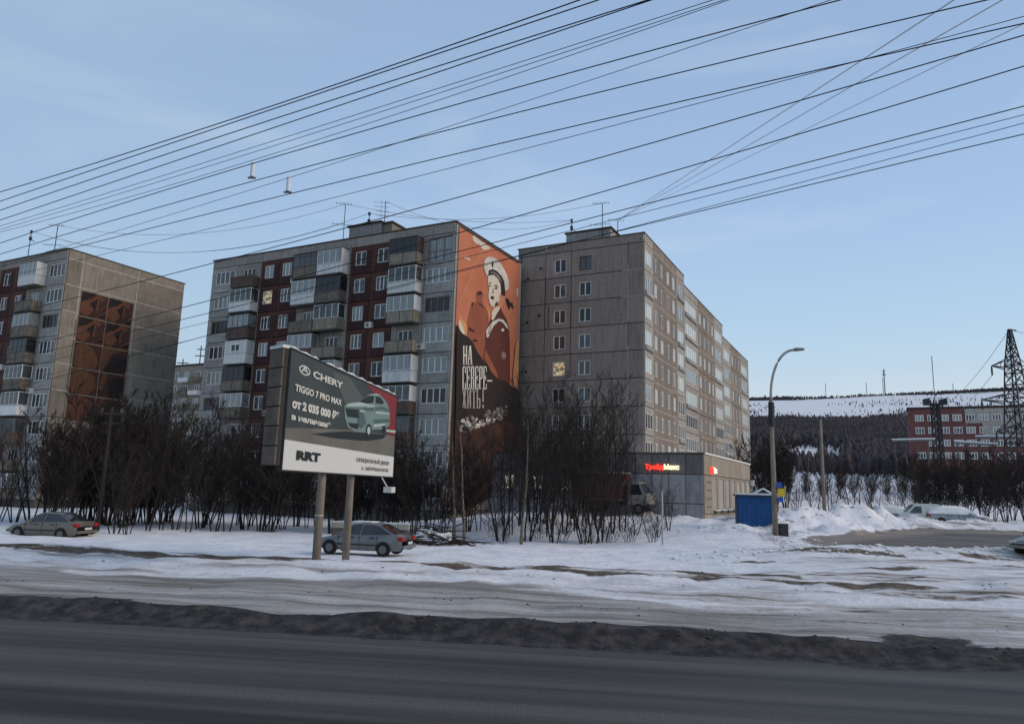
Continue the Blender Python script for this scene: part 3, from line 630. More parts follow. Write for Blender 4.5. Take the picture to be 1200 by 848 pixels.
mur('mural_rocks', 'dark', [[(c_[0][0]-3, c_[0][1]), (c_[0][0]+6, c_[0][1]+8), (c_[0][0]+9, c_[0][1]-4)] for c_ in rocks], z2)
def slab_letters(text, x0, x1, y0, y1):
    """condensed slab serif letters made of strokes; returns polygons in z2 zoom coordinates"""
    out_ = []; n_ = len(text); cw = (x1-x0)/n_
    for i, ch in enumerate(text):
        a = x0+i*cw; w_ = cw*.90; h = y1-y0
        def R(p, q, r, s_): out_.append([(a+p*w_, y0+q*h), (a+r*w_, y0+q*h), (a+r*w_, y0+s_*h), (a+p*w_, y0+s_*h)])
        def Dg(p, q, r, s_, t_=.26): out_.append([(a+p*w_, y0+q*h), (a+(p+t_)*w_, y0+q*h), (a+(r+t_)*w_, y0+s_*h), (a+r*w_, y0+s_*h)])
        if ch == 'Н': R(.06, 0, .34, 1); R(.66, 0, .94, 1); R(.34, .46, .66, .54); R(0, 0, .4, .05); R(.6, 0, 1, .05); R(0, .95, .4, 1); R(.6, .95, 1, 1)
        if ch == 'А': Dg(.32, 0, .0, 1, .2); Dg(.42, 0, .68, 1, .3); R(.2, .64, .75, .71); R(0, .95, .36, 1); R(.6, .95, 1.05, 1)
        if ch == 'С': R(.04, .06, .34, .94); R(.14, 0, .86, .06); R(.14, .94, .86, 1); R(.7, 0, .94, .3); R(.7, .72, .94, 1)
        if ch == 'Е': R(.06, 0, .36, 1); R(0, 0, .96, .06); R(0, .94, .96, 1); R(.36, .46, .7, .53); R(.78, 0, .96, .24); R(.78, .76, .96, 1); R(.62, .38, .74, .62)
        if ch == 'В': R(.06, 0, .36, 1); R(0, 0, .8, .06); R(0, .94, .8, 1); R(.3, .47, .76, .53); R(.66, .04, .92, .46); R(.66, .53, .94, .95)
        if ch == 'Р': R(.06, 0, .36, 1); R(0, 0, .8, .06); R(.3, .5, .76, .56); R(.66, .04, .94, .52); R(0, .95, .5, 1)
        if ch == 'Ж': R(.42, 0, .6, 1); Dg(0, 0, .32, .5, .2); Dg(.32, .5, 0, 1, .2); Dg(.8, 0, .5, .5, .2); Dg(.5, .5, .8, 1, .2); R(.3, 0, .7, .04); R(.3, .96, .7, 1)
        if ch == 'И': R(.06, 0, .34, 1); R(.66, 0, .94, 1); Dg(.62, .1, .2, .9, .16); R(0, 0, .4, .05); R(.6, 0, 1, .05)
        if ch == 'Т': R(.36, 0, .66, 1); R(0, 0, 1, .06); R(0, 0, .14, .22); R(.88, 0, 1, .22); R(.22, .95, .8, 1)
        if ch == 'Ь': R(.06, 0, .36, 1); R(.3, .5, .76, .56); R(.3, .94, .8, 1); R(.66, .53, .94, .96)
        if ch == '!': R(.3, 0, .6, .68); R(.3, .82, .6, 1)
        if ch == '–': R(0, .46, 1, .52)
    return out_
mur('mural_lettering', 'white', slab_letters('НА', 110, 176, 142, 268), z2)
mur('mural_lettering', 'white', slab_letters('СЕВЕРЕ', 106, 272, 278, 430), z2)
mur('mural_lettering', 'white', slab_letters('–', 270, 308, 300, 450), z2)
mcol['lgrey'] = mat('mural_light_grey', (.42, .41, .41), .85, col2=(.25, .24, .24), scale=1.5)
mur('mural_lettering', 'lgrey', slab_letters('ЖИТЬ!', 104, 262, 420, 556), z2)
# ---------------------------------------------------------------- right block: three stepped sections on a shop podium
B3 = thing('apartment_building', 'tall grey brown block stepping down to the right behind the shops', 'apartment building', (K3.x, K3.y, 0), -AZ)
random.seed(31)
secs = [(0, 16.45, 28.95), (16.45, 40.0, 27.75), (40.0, 62.8, 26.05)]
for (a, b2, tz) in secs:
    part(MB().box(-14.2, -.13, a+(.13 if a == 0 else .01), b2-.01, -1, tz-.9), 'wall_core', M['core'], B3)
    part(MB().box(-14.2, -.02, a+.05, b2-.02, tz-.9, tz-.6), 'roof', M['bitumen'], B3)
    part(MB().box(-14.4, .12, a-.12, a+.2, tz, tz+.09).box(-.2, .12, a+.2, b2+.06, tz, tz+.085).box(-14.4, -14.1, a+.2, b2, tz, tz+.085), 'roof_edging', M['cornice'], B3)
    part(MB().box(-14.3, -14.1, a+.1, b2, tz-.9, tz).box(-14.1, -.05, b2-.2, b2, tz-.9, tz), 'parapet', M['pan_front'], B3)
FR = [(0, 1.65), (1.65, 7.9), (7.9, 10.9), (10.9, 14.3)]
ft = 28.95
for s in range(9):
    z0 = 25.2-SH*(8-s)+(0) if s < 9 else 0
    z0 = 2.8+SH*s; z1 = z0+SH
    for (a, b2) in FR:
        op = None
        if s >= 1 and a == 1.65: op = (5.65, 7.0, z0+.55, z0+2.05)
        if s >= 1 and a == 7.9: op = (8.5, 9.88, z0+.55, z0+2.05)
        pan(B3, 'front', a, b2, z0, z1, ('pan_front',), op)
        if op:
            lit = (s == 4 and a == 7.9)
            win(B3, 'front', *op, 2, 'brownframe' if (s, a) == (8, 1.65) else 'frame', 'lit' if lit else random.choice(['glass', 'glass2', 'glass3']), inset=.05)
for (a, b2) in FR: pan(B3, 'front', a, b2, 28.0, 28.95, ('pan_front',))
sr_ = random.Random(3)
for s in range(10):
    z0 = 2.8+SH*s
    part(MB().box(-14, -.03 if s in (2, 4, 6, 8) else -1.7, -.085, -.071, z0-.03, z0+.03), 'joint_seal', M['seam_d'], B3)
    if s in (7, 8): part(MB().box(-2.3, -.1, -.088, -.0855, z0-.045, z0+.045), 'joint_seal', M['seam_w'], B3)
for (uu, za, zb, mt) in [(1.65, 19.8, 25.8, 'seam_w'), (1.65, 8, 17.3, 'seam_w'), (7.9, 19.5, 23.2, 'seam_d'), (10.9, 19.6, 25.4, 'seam_d'), (7.9, 8.5, 14.2, 'seam_w'), (10.5, 19.6, 22.2, 'seam_d')]:
    part(MB().box(-uu-.045, -uu+.045, -.094, -.089, za, zb), 'joint_seal', M[mt], B3)
part(MB().tube([(-13.85, -.1, 3), (-13.85, -.1, 28.4)], .05), 'rain_pipe', M['seam_d'], B3)
for z in (25.2, 20.4, 15.1, 10.5):
    o = part(MB().tube([(-13.6, -.07, z), (-12.6, -.9, z+.02)], .035).tube([(-12.6, -.9, z+.02), (-12.5, -1.1, z-.1)], [.10, .16], 8), 'mural_floodlight', M['blk'], B3)
for (u_, z) in ((11.2, 26.4), (11.3, 21.2)): part(MB().tube([(-u_, -.07, z), (-u_, -.4, z)], .03).tube([(-u_, -.4, z), (-u_-.12, -.62, z-.12)], [.07, .14], 8), 'wall_lamp', M['blk'], B3)
cols = {0: [(.25, 2.75, 'w', 3), (3.55, 4.75, 'n', 2), (5.9, 7.1, 'n', 2), (8.5, 9.7, 'n', 2), (10.9, 12.1, 'n', 2), (13.3, 16.1, 'w', 3)],
        1: [(16.9, 22.9, 'w', 6), (24.3, 25.6, 'n', 2), (26.9, 28.2, 'n', 2), (29.6, 30.9, 'n', 2), (32.0, 33.2, 'n', 2), (34.2, 39.4, 'w', 5)],
        2: [(40.4, 45.2, 'w', 4), (47, 48.4, 'n', 2), (49.8, 51.2, 'n', 2), (52.6, 54, 'n', 2), (55.6, 61.6, 'w', 5)]}
for si, (a0, b0, tz) in enumerate(secs):
    off = tz-28.95; cl = cols[si]
    bounds = [a0]+[(cl[i][1]+cl[i+1][0])/2 for i in range(len(cl)-1)]+[b0]
    for s in range(0, 9):
        z0 = 2.8+SH*s+off; z1 = z0+SH
        for i, (a, b2, k, n_) in enumerate(cl):
            mt = 'pan_side' if k == 'w' else 'pan_brown'
            op = (a, b2, z0+.6+(0 if k == 'w' else .05), z0+2.18) if s >= 1 else None
            pan(B3, 'side', bounds[i], bounds[i+1], z0, z1, (mt,), op)
            if op:
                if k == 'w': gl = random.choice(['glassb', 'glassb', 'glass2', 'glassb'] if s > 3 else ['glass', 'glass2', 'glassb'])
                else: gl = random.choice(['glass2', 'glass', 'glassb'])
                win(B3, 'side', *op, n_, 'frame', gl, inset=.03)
                if k == 'w' and random.random() < .35: place(B3, 'side', a-.1, z0+.15, PC.setdefault(('lp', round(b2-a, 1)), MB().box(0, b2-a+.2, -.16, 0, 0, .42).mesh('apron', M['pan_light'])), 'window_apron', .075)
    for i in range(len(cl)): pan(B3, 'side', bounds[i], bounds[i+1], tz-.95, tz, ('pan_side' if i in (0, len(cl)-1) else 'pan_brown',))
    for s in range(2, 10):
        z0 = 2.8+SH*s+off
        if s % 2 == 1 or si == 0: part(MB().box(.071, .078, (cl[1][0]-.4), (cl[-2][1]+.4), z0-.05, z0+.04), 'joint_seal', M['seam_w'], B3)
    part(MB().box(-1.2, -.6, a0+(b0-a0)*.45, a0+(b0-a0)*.45+.8, tz-.6, tz+.35).box(-1.4, -.4, a0+(b0-a0)*.45-.15, a0+(b0-a0)*.45+.95, tz+.35, tz+.45), 'roof_vent', M['cornice'], B3)
# lift house on the roof
part(MB().box(-9.1, -4.0, 1.2, 4.6, 28.3, 30.45), 'lift_house', M['pan_light'], B3)
part(MB().box(-9.25, -3.85, 1.05, 4.75, 30.45, 30.6), 'lift_house_roof', M['bitumen'], B3)
part(MB().box(-3.9, -2.2, 1.6, 4.2, 28.3, 29.5).box(-4.0, -2.0, 1.5, 4.3, 29.5, 29.62), 'roof_hatch', M['pan_beige'], B3)
for x in (-8.7, -8.3, -7.4, -6.9, -6.2): part(MB().box(x-.12, x+.12, 1.14, 1.19, 28.95, 29.4), 'vent_grille', M['blk'], B3)
_k = K2+3.0*AX; ua_ = onplane(_k, BX, 446, 270)[0]; ub_ = onplane(_k, BX, 409, 274)[0]; uc_ = onplane(_k, BX, 457, 270)[0]; zl_ = onplane(_k, BX, 409, 267)[1]
part(MB().box(-ub_, -ua_, 3.0, 6.5, 26.5, zl_), 'lift_house', M['pan_light'], B2); part(MB().box(-ub_-.2, -ua_+.15, 2.8, 6.7, zl_, zl_+.16), 'lift_house_roof', M['bitumen'], B2)
part(MB().box(-ua_+.02, -uc_, 3.3, 5.8, 26.5, zl_-.1), 'roof_hatch', M['pan_beige'], B2); part(MB().box(-ua_+.16, -uc_+.2, 3.1, 6.0, zl_-.1, zl_+.02), 'roof_hatch_lid', M['cornice'], B2)
part(MB().box(-6.2, -2.8, 1.4, 4.4, 26.5, 27.75).box(-6.4, -2.6, 1.2, 4.6, 27.75, 27.9), 'roof_hatch', M['cornice'], B1)
# ---------------------------------------------------------------- shop podium
KPv = K3-6.4*AX-7.0*BX
KP = KPv
pod = thing('shop_building', 'single storey grey shop building with a red and yellow sign', 'shop', (KPv.x, KPv.y, 0), -AZ)
p_up = mat('podium_fascia', (.16, .145, .15), .8, col2=(.19, .175, .175), scale=1.5); p_lo = mat('podium_tiles', (.36, .36, .41), .7, col2=(.28, .28, .31), scale=1.2, bump=.15); p_sd = mat('podium_beige', (.34, .30, .255), .85, col2=(.28, .25, .215), scale=1.2); p_sl = mat('podium_pale', (.40, .395, .385), .85, col2=(.31, .30, .29), scale=1.4); M['p_up'] = p_up; M['p_lo'] = p_lo; M['p_sd'] = p_sd; M['p_sl'] = p_sl
PL, PW = 23.5, 23.6
part(MB().box(-PL, -.13, .13, 6.3, -1, 6.1).box(-6.9, -.132, 6.3, PW, -1, 6.1), 'wall_core', M['pan_grey'], pod)
part(MB().box(-PL, -.02, .02, 6.32, 6.1, 6.2).box(-6.95, -.022, 6.32, PW-.1, 6.1, 6.2), 'snow_on_roof', M['snowm'], pod)
part(MB().box(-PL-.1, .15, -.15, .12, 6.2, 6.32), 'roof_edging', M['cornice'], pod)
part(MB().box(-.18, .16, .12, PW+.1, 6.2, 6.34), 'roof_edging', M['snowm'], pod)
nP = 16
for i in range(nP):
    a = PL*i/nP; b2 = PL*(i+1)/nP
    pan(pod, 'front', a, b2, 4.45, 6.2, ('p_up',))
    for j in range(2):
        z0 = -.45+j*2.45
        op = None
        if j == 1 and i in (10, 8, 12): op = (a+.15, b2-.15, 2.8, 4.2)
        pan(pod, 'front', a, b2, z0, z0+2.45, ('p_lo',), op, name='wall_tile')
        if op: win(pod, 'front', *op, 2, 'darkframe', 'litw', inset=.05, sill=False)
part(MB().box(-9.3, -7.7, -.2, -.075, 4.25, 4.5), 'lit_sign', mat('white_sign', (.8, .8, .75), .5, emit=(1, 1, .85), estr=1.0), pod)
nS = 8
for i in range(nS):
    a = PW*i/nS; b2 = PW*(i+1)/nS
    pan(pod, 'side', a, b2, 4.45, 6.2, ('p_sd',))
    pan(pod, 'side', a, b2, -.4, 1.15, ('p_sd',))
    pan(pod, 'side', a, b2, 1.15, 4.45, ('p_sd',), (a+.55, b2-.55, 1.4, 4.25) if i else None)
    if i:
        place(pod, 'side', a+.6, 1.42, PC.setdefault('blind', MB().box(0, PW/nS-1.2, 0, .04, 0, 2.8).mesh('filled_window', p_sl)), 'filled_window', .02)
        place(pod, 'side', a+.45, 1.28, PC.setdefault('ledge', MB().box(0, PW/nS-.9, -.3, 0, 0, .12).box(.02, PW/nS-.92, -.28, -.02, .12, .2, 1).mesh('window_ledge', [M['slab'], M['snowm']])), 'window_ledge', .072)
for z in (3.8, 3.1, 2.4, 1.7): part(MB().box(.072, .12, 1.3, 1.5, z, z+.12).box(.072, .12, 2.2, 2.4, z, z+.12), 'wall_bracket', M['blk'], pod)
fontcache = {}
def text_obj(txt, name, size, mt, parent, loc, rz, extr=.02, xs_=1.0, shear=0, bold=0):
    cu = bpy.data.curves.new(name, 'FONT'); cu.body = txt; cu.size = size; cu.extrude = extr; cu.shear = shear; cu.offset = bold
    cu.resolution_u = 3
    o = bpy.data.objects.new(name, cu); COL.objects.link(o)
    bpy.context.view_layer.update()
    dg = bpy.context.evaluated_depsgraph_get(); me_ = bpy.data.meshes.new_from_object(o.evaluated_get(dg))
    bpy.data.objects.remove(o); me_.name = name; me_.materials.clear(); me_.materials.append(mt)
    for v in me_.vertices:
        x, y, z = v.co; v.co = (x*xs_, -z, y)
    q = link(me_, name, parent, loc, rz); return q
def text_w(o): return max(v.co.x for v in o.data.vertices)
s_red = mat('red_sign_light', (.8, .03, .02), .5, emit=(1, .05, .03), estr=1.4); s_yel = mat('yellow_sign_light', (.9, .8, .4), .5, emit=(1, .93, .55), estr=1.3)
ta = text_obj('Трейд', 'sign_letters', .58, s_red, pod, (-5.0, -.16, 4.85), 0, .04, .92, bold=.02)
wt = text_w(ta); text_obj('Макс', 'sign_letters', .58, s_yel, pod, (-5.0+wt+.03, -.16, 4.85), 0, .04, .92, bold=.02)
ta = text_obj('Трейд', 'sign_letters', .62, s_red, pod, (.16, 2.0, 4.72), math.pi/2, .04, .8, bold=.02)
wt = text_w(ta); text_obj('Макс', 'sign_letters', .62, s_yel, pod, (.16, 2.0+wt+.05, 4.72), math.pi/2, .04, .8, bold=.02)
part(MB().box(.14, .5, PW-.4, PW+.1, 3.9, 4.5), 'wall_lantern', M['white'], pod)

# ---------------------------------------------------------------- far building in the gap
def far_block(label, P, L, W, H, nfl, nw, rz, wallm, name='apartment_building', cat='apartment building', fr='frame', group=None):
    par = thing(name, label, cat, P, rz, group)
    part(MB().box(0, L, 0, W, -3, H), 'wall', M[wallm] if isinstance(wallm, str) else wallm, par)
    part(MB().box(-.2, L+.2, -.2, W+.2, H, H+.35), 'roof', M['bitumen'], par)
    fh = (H-1)/nfl; wm = frame_mesh(1.5, 1.4, 2, fr); pm = [pane_mesh(1.5, 1.4, g) for g in ('glass', 'glass2', 'glass3')]
    for s in range(nfl):
        for i in range(nw):
            o = link(wm, 'window', par, (L*(i+.5)/nw-.75, -.02, fh*s+1.1)); link(random.choice(pm), 'pane', o, (0, -.02, 0))
    return par
g0 = at(204, 560, 175); fb = far_block('distant pale apartment block seen through the gap between two blocks', (g0.x-10, g0.y, 0), 34, 12, 26.5, 9, 10, -AZ, mat('far_wall', (.25, .22, .20), .9, col2=(.30, .28, .26), scale=.4))
for s in range(9):
    for i in (1, 4, 5, 8): part(MB().box(34*(i+.5)/10-1.4, 34*(i+.5)/10+1.4, -1.1, -.03, 25.5/9*s+.3, 25.5/9*s+1.2), 'balcony', M['para_white' if (i+s) % 3 == 0 else 'para_conc'], fb)
# red brick office block on the slope
rb0 = at(1068, 540, 192); brk = mat('brick_red', (.20, .082, .082), .9, col2=(.16, .07, .07), scale=.8, bump=.2)
brick = thing('office_building', 'red brick office block with white framed windows on the snowy slope', 'office building', (rb0.x, rb0.y, 0), -AZ)
zt = CAM.z+ray(1068, 479).z*192
part(MB().box(0, 46, 0, 14, 3, zt), 'wall', brk, brick)
ow1 = -onplane((rb0.x, rb0.y), BX, 1131, 490)[0]; ow2 = -onplane((rb0.x, rb0.y), BX, 1152, 505)[0]
part(MB().box(ow1, 46, -.15, 0, zt-3.5, zt-.2).box(ow2, 46, -.15, 0, zt-6.3, zt-3.5), 'pale_wall_section', mat('pale_render', (.42, .41, .385), .9, col2=(.36, .35, .33), scale=.6), brick)
part(MB().box(-.25, 46.2, -.3, 14.2, zt, zt+.35), 'roof', M['bitumen'], brick)
wm = frame_mesh(1.75, 1.4, 3, 'frame', t_=.12)
for s in range(4):
    for i in range(17):
        zz = zt-2.95-s*2.85
        if s == 2 and i in (0,): continue
        o = link(wm, 'window', brick, (1.3+i*2.5, -.05 if s > 1 or 1.3+i*2.5 < (ow1, ow2)[min(s, 1)] else -.2, zz)); link(pane_mesh(1.75, 1.4, 'glass' if random.random() < .7 else 'glass2'), 'pane', o, (0, -.02, 0))
        part(MB().box(-.08, 1.83, -.16, -.06, 1.4, 1.5), 'window_trim', M['white'], o)
part(MB().box(-1.0, 0, -.3, 1.5, zt-1.6, zt-.6), 'wall_unit', M['steel_g'], brick)
# covered pipe runs
def pipe(label, pa, pb, D1, D2, hgt):
    a = at(*pa, D1); b2 = at(*pb, D2); t_ = thing('overhead_pipe', label, 'pipe')
    t_.location = (a.x, a.y, a.z-hgt); off = Vector(t_.location)
    part(MB().tube([a-off, b2-off], .2, 8), 'pipe', M['steel_g'], t_)
    n = Vector((0, 0, .2)); part(MB().tube([a-off+n, b2-off+n], .2, 6), 'snow_layer', M['snowm'], t_)
    for k in range(4):
        p = a.lerp(b2, (k+.3)/4)-off; part(MB().tube([p, p-Vector((0, 0, hgt+1.5))], .12, 6), 'pipe_support', M['slab'], t_)
pipe('snow topped overhead pipe to the left of the red brick office', (1045, 516), (1096, 515), 165, 165, 6)
pipe('snow topped overhead pipe in front of the red brick office', (1118, 518), (1168, 521), 150, 150, 6)
pipe('snow topped overhead pipe passing behind the pylon legs', (1143, 512), (1215, 512), 160, 160, 6)
# ---------------------------------------------------------------- forest on the hill (uncountable)
NT = 90000
rr = np.sqrt(rng.random(NT)*(1600.**2-200.**2)+200.**2); aa = np.radians(rng.uniform(4, 62, NT))
# more samples near, where the trees show larger
rr2 = 190+370*rng.random(75000)**1.3; aa2 = np.radians(rng.uniform(10, 46, 75000))
rr = np.concatenate([rr, rr2]); aa = np.concatenate([aa, aa2])
tx, ty = rr*np.sin(aa), rr*np.cos(aa)
dens = forest_density(tx, ty); keep = rng.random(len(tx)) < np.maximum(dens, .09*(rr < 1250)*sst(fbm(tx, ty, 130, 45), .52, .62)+.010*(rr < 480)); tx, ty, rr = tx[keep], ty[keep], rr[keep]; tz = height(tx, ty)
n = len(tx); hh = rng.uniform(2.6, 6.8, n)*(.75+.3*(rr < 600)+.15*(rr > 1200)); ww = hh*rng.uniform(.10, .24, n); ph = rng.uniform(0, 6.3, n)
base = np.stack([tx, ty, tz-.3], 1); vs = []
for (k, zf_, wf) in [(0, .12, .35), (1, .12, .35), (2, .12, .35), (0, .66, 1.0), (1, .58, 1.0), (2, .74, 1.0)]:
    a = ph+k*2.094+(.5 if zf_ > .3 else 0); vs.append(base+np.stack([np.cos(a)*ww*wf, np.sin(a)*ww*wf, hh*zf_], 1))
lean = rng.uniform(-.12, .12, (n, 2))
vs.append(base+np.stack([hh*lean[:, 0], hh*lean[:, 1], hh], 1))
Vt = np.stack(vs, 1).reshape(-1, 3)
ft_ = np.array([(0, 1, 4, 3), (1, 2, 5, 4), (2, 0, 3, 5)]); tr_ = np.array([(3, 4, 6), (4, 5, 6), (5, 3, 6)])
o7 = (np.arange(n)*7)[:, None, None]
quads = (ft_[None]+o7).reshape(-1, 4); tris = (tr_[None]+o7).reshape(-1, 3)
mf = bpy.data.meshes.new('hill_forest'); mf.vertices.add(len(Vt)); mf.vertices.foreach_set('co', Vt.ravel())
li = np.concatenate([quads.ravel(), tris.ravel()]); mf.loops.add(len(li)); mf.loops.foreach_set('vertex_index', li)
ls = np.concatenate([np.arange(len(quads))*4, len(quads)*4+np.arange(len(tris))*3]); lt = np.concatenate([np.full(len(quads), 4), np.full(len(tris), 3)])
mf.polygons.add(len(ls)); mf.polygons.foreach_set('loop_start', ls); mf.polygons.foreach_set('loop_total', lt); mf.update(calc_edges=True)
mf.materials.append(mat('forest_twigs', (.034, .032, .040), .95, col2=(.070, .063, .074), scale=.02))  # purplish distance haze mixed into the twig colour
tag(link(mf, 'hill_forest'), 'dark leafless forest covering the far hillside below the snowfield', 'forest', kind='stuff')
# ---------------------------------------------------------------- bare trees
def limb(mb, p, d, L, r, n, seg, rs_, curve=.25, uptend=.12):
    pts = [p.copy()]; rad = [r]; dd = d.normalized()
    for i in range(seg):
        dd = (dd+Vector((rs_.gauss(0, curve), rs_.gauss(0, curve), rs_.gauss(0, curve)+uptend))*.5).normalized()
        pts.append(pts[-1]+dd*L/seg); rad.append(r*(1-.8*(i+1)/seg))
    mb.tube(pts, rad, n, cap=False); return pts, rad, dd
def tree_meshes(seed, stems=4, H=8.5, spread=.25, nb=11, nt_=8, ns=3, tw=.010, bark='bark'):
    rs_ = random.Random(seed); tk = MB(); cw = MB()
    for s in range(stems):
        az = 2*math.pi*(s+rs_.random()*.6)/stems; p = Vector((math.cos(az), math.sin(az), 0))*(.18 if stems > 1 else 0); p.z = -.4
        d = Vector((math.cos(az)*spread*rs_.uniform(.4, 1.3), math.sin(az)*spread*rs_.uniform(.4, 1.3), 1))
        h = H*rs_.uniform(.72, 1.05)
        pts, rad, dd = limb(tk, p, d, h, (.062 if stems > 1 else .12)*H/8.5*rs_.uniform(.7, 1.15), 6, 8, rs_, .10, .05)
        for b_ in range(nb):
            t_ = .16+.82*(b_+rs_.random())/nb; k = min(int(t_*8), 7); f = t_*8-k; q = pts[k].lerp(pts[k+1], f)
            a2 = rs_.uniform(0, 6.28); L = h*(.36*(1-t_*.72))*rs_.uniform(.7, 1.25)
            bp, br, bd = limb(cw, q, Vector((math.cos(a2), math.sin(a2), rs_.uniform(.5, 1.5))), L, max(rad[k]*.42, .012), 4, 4, rs_, .22, .22)
            for t2 in range(nt_):
                u_ = .2+.8*(t2+rs_.random())/nt_; k2 = min(int(u_*4), 3); q2 = bp[k2].lerp(bp[k2+1], u_*4-k2)
                a3 = rs_.uniform(0, 6.28); L2 = L*rs_.uniform(.25, .5)*(1.2-u_*.5)
                dv = (bd*.9+Vector((math.cos(a3), math.sin(a3), rs_.uniform(-.1, .9)))*.9)
                tp, _, td = limb(cw, q2, dv, L2, tw*1.15, 3, 2, rs_, .25, .18)
                for t3 in range(ns):
                    q3 = tp[0].lerp(tp[2], rs_.uniform(.25, .95)); a4 = rs_.uniform(0, 6.28)
                    dv = td*.8+Vector((math.cos(a4), math.sin(a4), rs_.uniform(-.1, .8)))*.8; L3 = L2*rs_.uniform(.35, .7)
                    e = q3+dv.normalized()*L3; s_ = tw*.72
                    x = dv.cross(Vector((0, 0, 1))); x = x.normalized() if x.length > 1e-3 else Vector((1, 0, 0)); y = dv.normalized().cross(x)
                    o = len(cw.v); cw.v += [tuple(q3+x*s_), tuple(q3-x*s_*.5+y*s_*.87), tuple(q3-x*s_*.5-y*s_*.87), tuple(e)]
                    cw.f += [(o, o+1, o+3), (o+1, o+2, o+3), (o+2, o, o+3)]; cw.m += [0, 0, 0]
    return tk.mesh('trunk', M[bark], True), cw.mesh('crown', M['twig'])
TV = {'clump': [tree_meshes(i, 4, 8.8, .25, 12, 8, 4, .0115) for i in range(4)],
      'tall': [tree_meshes(20+i, 2, 10.8, .09, 19, 9, 4, .0105) for i in range(3)],
      'birch': [tree_meshes(40+i, 1, 9.5, .06, 20, 8, 3, .010, 'birch') for i in range(2)],
      'dense': [tree_meshes(60+i, 6, 8.8, .22, 15, 10, 5, .021) for i in range(3)],
      'shrub': [tree_meshes(80+i, 7, 4.2, .55, 9, 7, 3, .011) for i in range(2)]}
ORD = ['first', 'second', 'third', 'fourth', 'fifth', 'sixth', 'seventh', 'eighth', 'ninth', 'tenth', 'eleventh', 'twelfth', 'thirteenth', 'fourteenth', 'fifteenth', 'sixteenth', 'seventeenth', 'eighteenth', 'nineteenth', 'twentieth', 'twenty-first', 'twenty-second', 'twenty-third', 'twenty-fourth', 'twenty-fifth', 'twenty-sixth']
def tree(kind, x, y, sc, label, group, k=None):
    tm, cm = TV[kind][random.randrange(len(TV[kind])) if k is None else k]
    nm = {'birch': 'birch_tree', 'shrub': 'bare_shrub'}.get(kind, 'bare_tree')
    o = thing(nm, label, 'shrub' if kind == 'shrub' else 'tree', (x, y, hz(x, y)), random.uniform(0, 6.28), group)
    o.scale = (sc, sc, sc*random.uniform(.93, 1.07)); link(tm, 'trunk', o); link(cm, 'crown', o); return o
random.seed(77)
def row(spec, phrase, group):
    spec = sorted(spec, key=lambda s: s[0])
    for i, (px, D, kind, sc) in enumerate(spec):
        p = px_xy(px, D); tree(kind, p.x, p.y, sc, ORD[i]+' bare tree from the left '+phrase, group)
R = random.uniform
row([(x+R(-4, 4), R(55, 64), 'dense', R(.78, 1.18)) for x in (58, 76, 92, 106, 118, 126, 134, 142, 150, 158, 166, 174, 182, 190, 198, 205)], 'in front of the patterned end wall', 'bare trees before the left end wall')
row([(x+R(-3, 3), R(48, 54), random.choice(['clump', 'tall']), R(.55, .9)) for x in (138, 158, 176, 193, 212, 226)], 'standing nearer the road before the left end wall', 'nearer bare trees at the left')
row([(x+R(-3, 3), R(60, 66), 'clump', R(.75, .95)) for x in (2, 20, 38)], 'behind the parked car at the far left', 'bare trees at the left edge')
row([(x+R(-4, 4), R(52, 60), random.choice(['tall', 'clump', 'dense', 'dense']), R(.62, 1.02)) for x in (238, 248, 258, 268, 278, 288, 298, 308, 318, 328, 338, 348, 360)], 'between the gap and the billboard', 'bare trees left of the billboard')
row([(x+R(-4, 4), R(50, 57), random.choice(['dense', 'clump', 'dense']), R(.62, .82)) for x in (376, 390, 402, 414, 426, 438, 450, 462, 474, 486, 496)], 'behind the billboard and its posts', 'bare trees behind the billboard')
row([(x+R(-3, 3), R(46, 54), random.choice(['tall', 'clump', 'dense']), R(.6, .95)) for x in (506, 520, 547, 562, 588, 603)], 'below the sailor mural', 'bare trees below the mural')
row([(x+R(-2, 2), R(45, 53), random.choice(['tall', 'clump', 'tall', 'clump']), R(.75, 1.25)) for x in (620, 631, 642, 652, 663, 674, 686, 697, 708)], 'in front of the shop podium', 'bare trees before the shops')
row([(x+R(-2, 2), R(51, 55), 'tall', R(.8, 1.05)) for x in (645, 672, 700, 716, 730)]+[(745, 50, 'clump', .5), (770, 49, 'clump', .42), (783, 52, 'clump', .4)], 'close to the red truck', 'bare trees round the truck')
for x, D, lb in ((534, 46, 'slim pale barked tree below the left part of the sailor mural'), (546, 45, 'pale barked tree leaning below the lettering of the mural'), (612, 45, 'pale barked tree at the gap between mural and grey block')):
    p = px_xy(x, D); tree('birch', p.x, p.y, .8, lb, 'pale barked trees')
# shrubs
row([(x, R(45, 49), 'shrub', R(.5, .7)) for x in (578, 592, 632, 660, 690, 716, 738, 764)], 'low among the roadside trunks before the shops', 'low bare shrubs before the shops')
